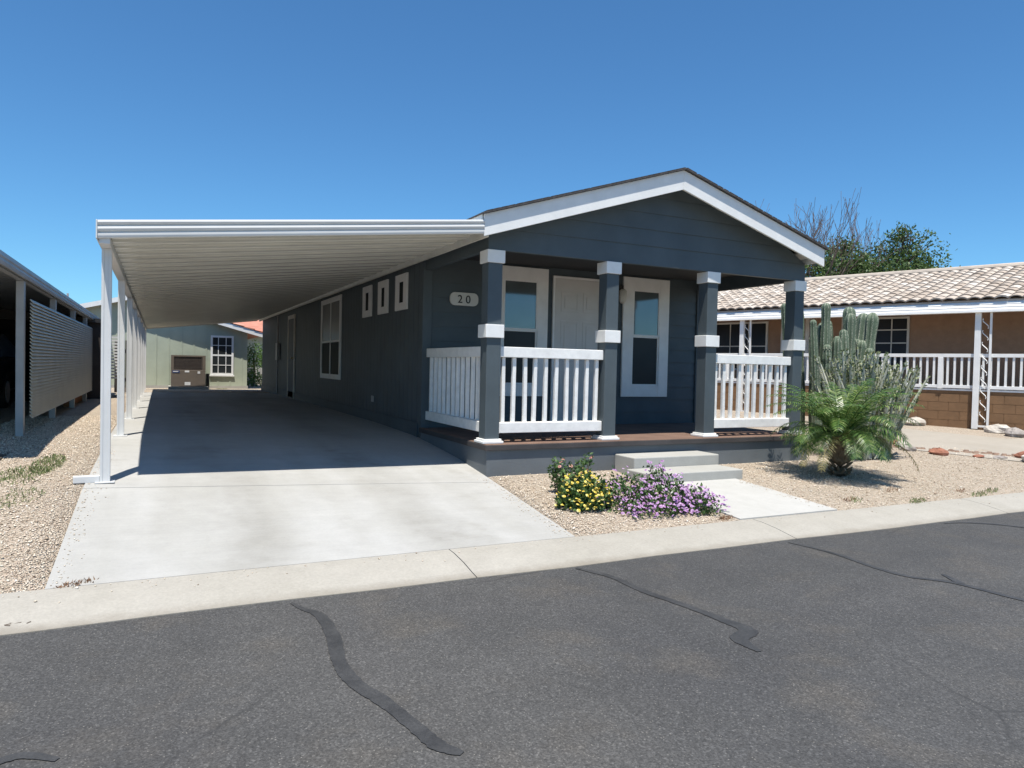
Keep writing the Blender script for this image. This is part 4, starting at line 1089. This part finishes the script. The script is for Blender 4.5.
# trees
def tree_branches(mb, p, d, L, r, depth, tips, spread=.55, up=.25, taper=.68, kids=(2, 3), mn=.012):
    pts = [p]; q = p.copy(); dd = d.copy(); n = 4
    for i in range(n):
        dd = (dd + Vector((random.gauss(0, .10), random.gauss(0, .10), up*.12))).normalized(); q = q+dd*(L/n); pts.append(q.copy())
    r1 = max(r*taper, mn*.5)
    mb.tube(pts, [r+(r1-r)*i/n for i in range(n+1)], 5 if r < .05 else 8)
    if depth == 0: tips.append((q, dd)); return
    for k_ in range(random.randint(*kids)):
        ax = Vector((random.gauss(0, 1), random.gauss(0, 1), random.gauss(0, .5))).normalized(); nd = (dd*.9 + (ax-dd*ax.dot(dd))*spread*random.uniform(.6, 1.3) + Vector((0, 0, up))).normalized()
        tree_branches(mb, q if k_ == 0 else pts[random.randint(2, 4)], nd, L*random.uniform(.66, .86), r1*random.uniform(.65, .9), depth-1, tips, spread, up, taper, kids, mn)
def bare_tree(x, y, H, label, seed):
    random.seed(seed); t = thing('bare_tree', label, 'tree', (x, y, -.2), 'leafless trees beyond the tiled roof'); mb = MB(); tips = []
    for k_ in range(3):
        a = k_*2.1+random.random()
        tree_branches(mb, Vector((x, y, -.2)), Vector((.2*math.cos(a), .2*math.sin(a), 1)).normalized(), H*.33, .10, 5, tips, .44, .26, .70, (2, 3), .015)
    mb.build('trunk', 'twig', t)
def leafy_tree(x, y, lobes, label, seed, nleaf=9000, group='leafy trees beyond the tiled roof'):
    random.seed(seed); t = thing('leafy_tree', label, 'tree', (x, y, -.2), group); mb = MB(); tips = []
    for (cx_, cy_, cz_, r_) in lobes:
        mb.tube([(x, y, -.2), ((x+cx_)/2+.2, (y+cy_)/2, cz_*.5), (cx_, cy_, cz_)], [.22, .13, .05], 7)
        for q in range(9):
            a = random.random()*6.28; e = random.uniform(-.3, 1.4); mb.tube([(cx_, cy_, cz_-.2), (cx_+r_*.9*math.cos(a)*math.cos(e), cy_+r_*.9*math.sin(a)*math.cos(e), cz_+r_*.9*math.sin(e))], [.05, .012], 5)
    mb.build('trunk', 'bark', t)
    P = []; tot = sum(l[3]**2 for l in lobes)
    for (cx_, cy_, cz_, r_) in lobes:
        nc = int(26*(r_/1.2)**2)+10; per = int(nleaf*r_**2/tot/nc)
        for q in range(nc):
            u = rng.normal(size=3); u /= np.linalg.norm(u); rr = r_*rng.uniform(.45, 1.08)
            c = np.array((cx_, cy_, cz_))+u*rr*np.array((1, 1, .85)); s = rng.uniform(.16, .36)*(r_/1.4)**.3
            P.append(c+rng.normal(size=(per, 3))*s*np.array((1, 1, .7)))
    P = np.concatenate(P); v, f = leaves(P, .15, .5, np.array([0, 0, -.3]), 1.)
    link('crown', npmesh('crown', v, f), 'tree_leaf', t, fix=False)
rng = np.random.default_rng(5)
leafy_tree(27.2, 14.2, [(27.0, 14, 6.2, 1.25), (26.0, 14, 5.2, 1.5), (28.2, 14, 5.2, 1.3), (29.3, 14.2, 4.9, .7), (26.6, 14, 7.1, .6), (25.0, 14.2, 4.9, 1.1)], 'green leafy tree, the tallest mass of foliage above the tiled roof', 3, 9500)
leafy_tree(22.6, 14.6, [(23.3, 14.5, 5.5, 1.1), (22.2, 14.5, 5.2, 1.1), (24.3, 14.5, 5.3, 1.0), (20.8, 14.5, 4.8, 1.0), (23.0, 14.2, 6.1, .6), (24.9, 14.4, 5.0, .8)], 'lower green leafy tree between the blue gable and the tall green tree', 4, 7000)
bare_tree(21.8, 15.5, 7.7, 'leafless grey tree rising beside the right end of the blue gable', 12)
bare_tree(24.4, 15.2, 8.0, 'leafless grey tree standing up out of the green foliage', 33)
# shrub in the gap at the end of the drive
rng = np.random.default_rng(8); random.seed(5)
hs = thing('green_shrub', 'bright green shrub in the gap beside the sage house', 'shrub', (.15, 24, -.15))
P = np.concatenate([mound(1300, (.25, 24, .6), .7, .6, 1.0), mound(700, (.05, 23.2, -.15), .5, .4, .8)]); v, f = leaves(P, .09, .55, None, 1.); link('foliage', npmesh('foliage', v, f), 'hedge_leaf', hs, fix=False)
t = MB(); t.tube([(.2, 24, -.2), (.25, 24, .5), (.2, 24, 1.2)], [.07, .05, .02], 6); t.build('stem', 'bark', hs)
bw = MB(); bw.box(-.35, 3, 25.5, 25.7, -.2, .55)
tag(bw.build('garden_wall', 'step'), 'low grey wall behind the green shrub at the end of the drive', 'wall')
rh = thing('far_house', 'distant house with red tile roof behind the sage house', 'house', (2, 32, -.2))
w = MB(); w.box(-.9, 8, 30, 36, -.2, 2.2); w.build('wall', 'green_wall', rh)
w = MB(); A = [(-1.4, 29.6, 2.15), (8.4, 29.6, 2.15), (8.4, 33, 3.5), (-1.4, 33, 3.5)]; w.hexa(A, [(a, b, c+.15) for a, b, c in A]); w.build('roof', 'tile_red', rh)
w = MB(); w.box(-1.4, 8.4, 29.56, 29.6, 2.05, 2.32); w.build('fascia', 'white', rh)

# ------------------------------------------------------------------ sky, sun, camera
wd = bpy.data.worlds.new('World'); sc.world = wd; wd.use_nodes = True
nt = wd.node_tree; bg = nt.nodes['Background']; sky = nt.nodes.new('ShaderNodeTexSky'); sky.sky_type = 'NISHITA'; sky.sun_disc = False
LD = Vector((.15, .29, -1)).normalized()
sky.sun_elevation = math.asin(-LD.z); sky.sun_rotation = math.atan2(-LD.x, -LD.y)
sky.air_density = 1.0; sky.dust_density = .15; sky.ozone_density = 3.0; sky.altitude = 400
tint = nt.nodes.new('ShaderNodeMix'); tint.data_type = 'RGBA'; tint.blend_type = 'MULTIPLY'; tint.inputs[0].default_value = 1; tint.inputs[7].default_value = (.645, 1.12, 1.40, 1)
nt.links.new(sky.outputs[0], tint.inputs[6]); nt.links.new(tint.outputs[2], bg.inputs['Color']); bg.inputs['Strength'].default_value = .075
sl = bpy.data.lights.new('sun', 'SUN'); sl.energy = 5.0; sl.angle = R(.53); sl.color = (1, .945, .85)
so = bpy.data.objects.new('sun', sl); col.objects.link(so); so.rotation_euler = LD.to_track_quat('-Z', 'Y').to_euler(); so.location = (-4, -8, 20)

cam = bpy.data.cameras.new('camera'); cam.sensor_width = 36; cam.lens = 36*715.33/1024; cam.clip_end = 3000; cam.clip_start = .05
co = bpy.data.objects.new('camera', cam); col.objects.link(co)
a, b, c = R(-26.31), R(-1.36), R(-1.28)
rot = Matrix.Rotation(a, 3, 'Z') @ Matrix.Rotation(b, 3, 'X') @ Matrix.Rotation(c, 3, 'Y')
right, fwd, up = rot.col[0], rot.col[1], rot.col[2]
mw = Matrix((( right.x, up.x, -fwd.x, -3.2995), (right.y, up.y, -fwd.y, -7.2277), (right.z, up.z, -fwd.z, .8477), (0, 0, 0, 1)))
co.matrix_world = mw
sc.camera = co
sc.view_settings.view_transform = 'Standard'; sc.view_settings.look = 'None'; sc.view_settings.exposure = .5; sc.view_settings.gamma = 1
sc.cycles.max_bounces = 8; sc.cycles.diffuse_bounces = 4; sc.cycles.use_denoising = True
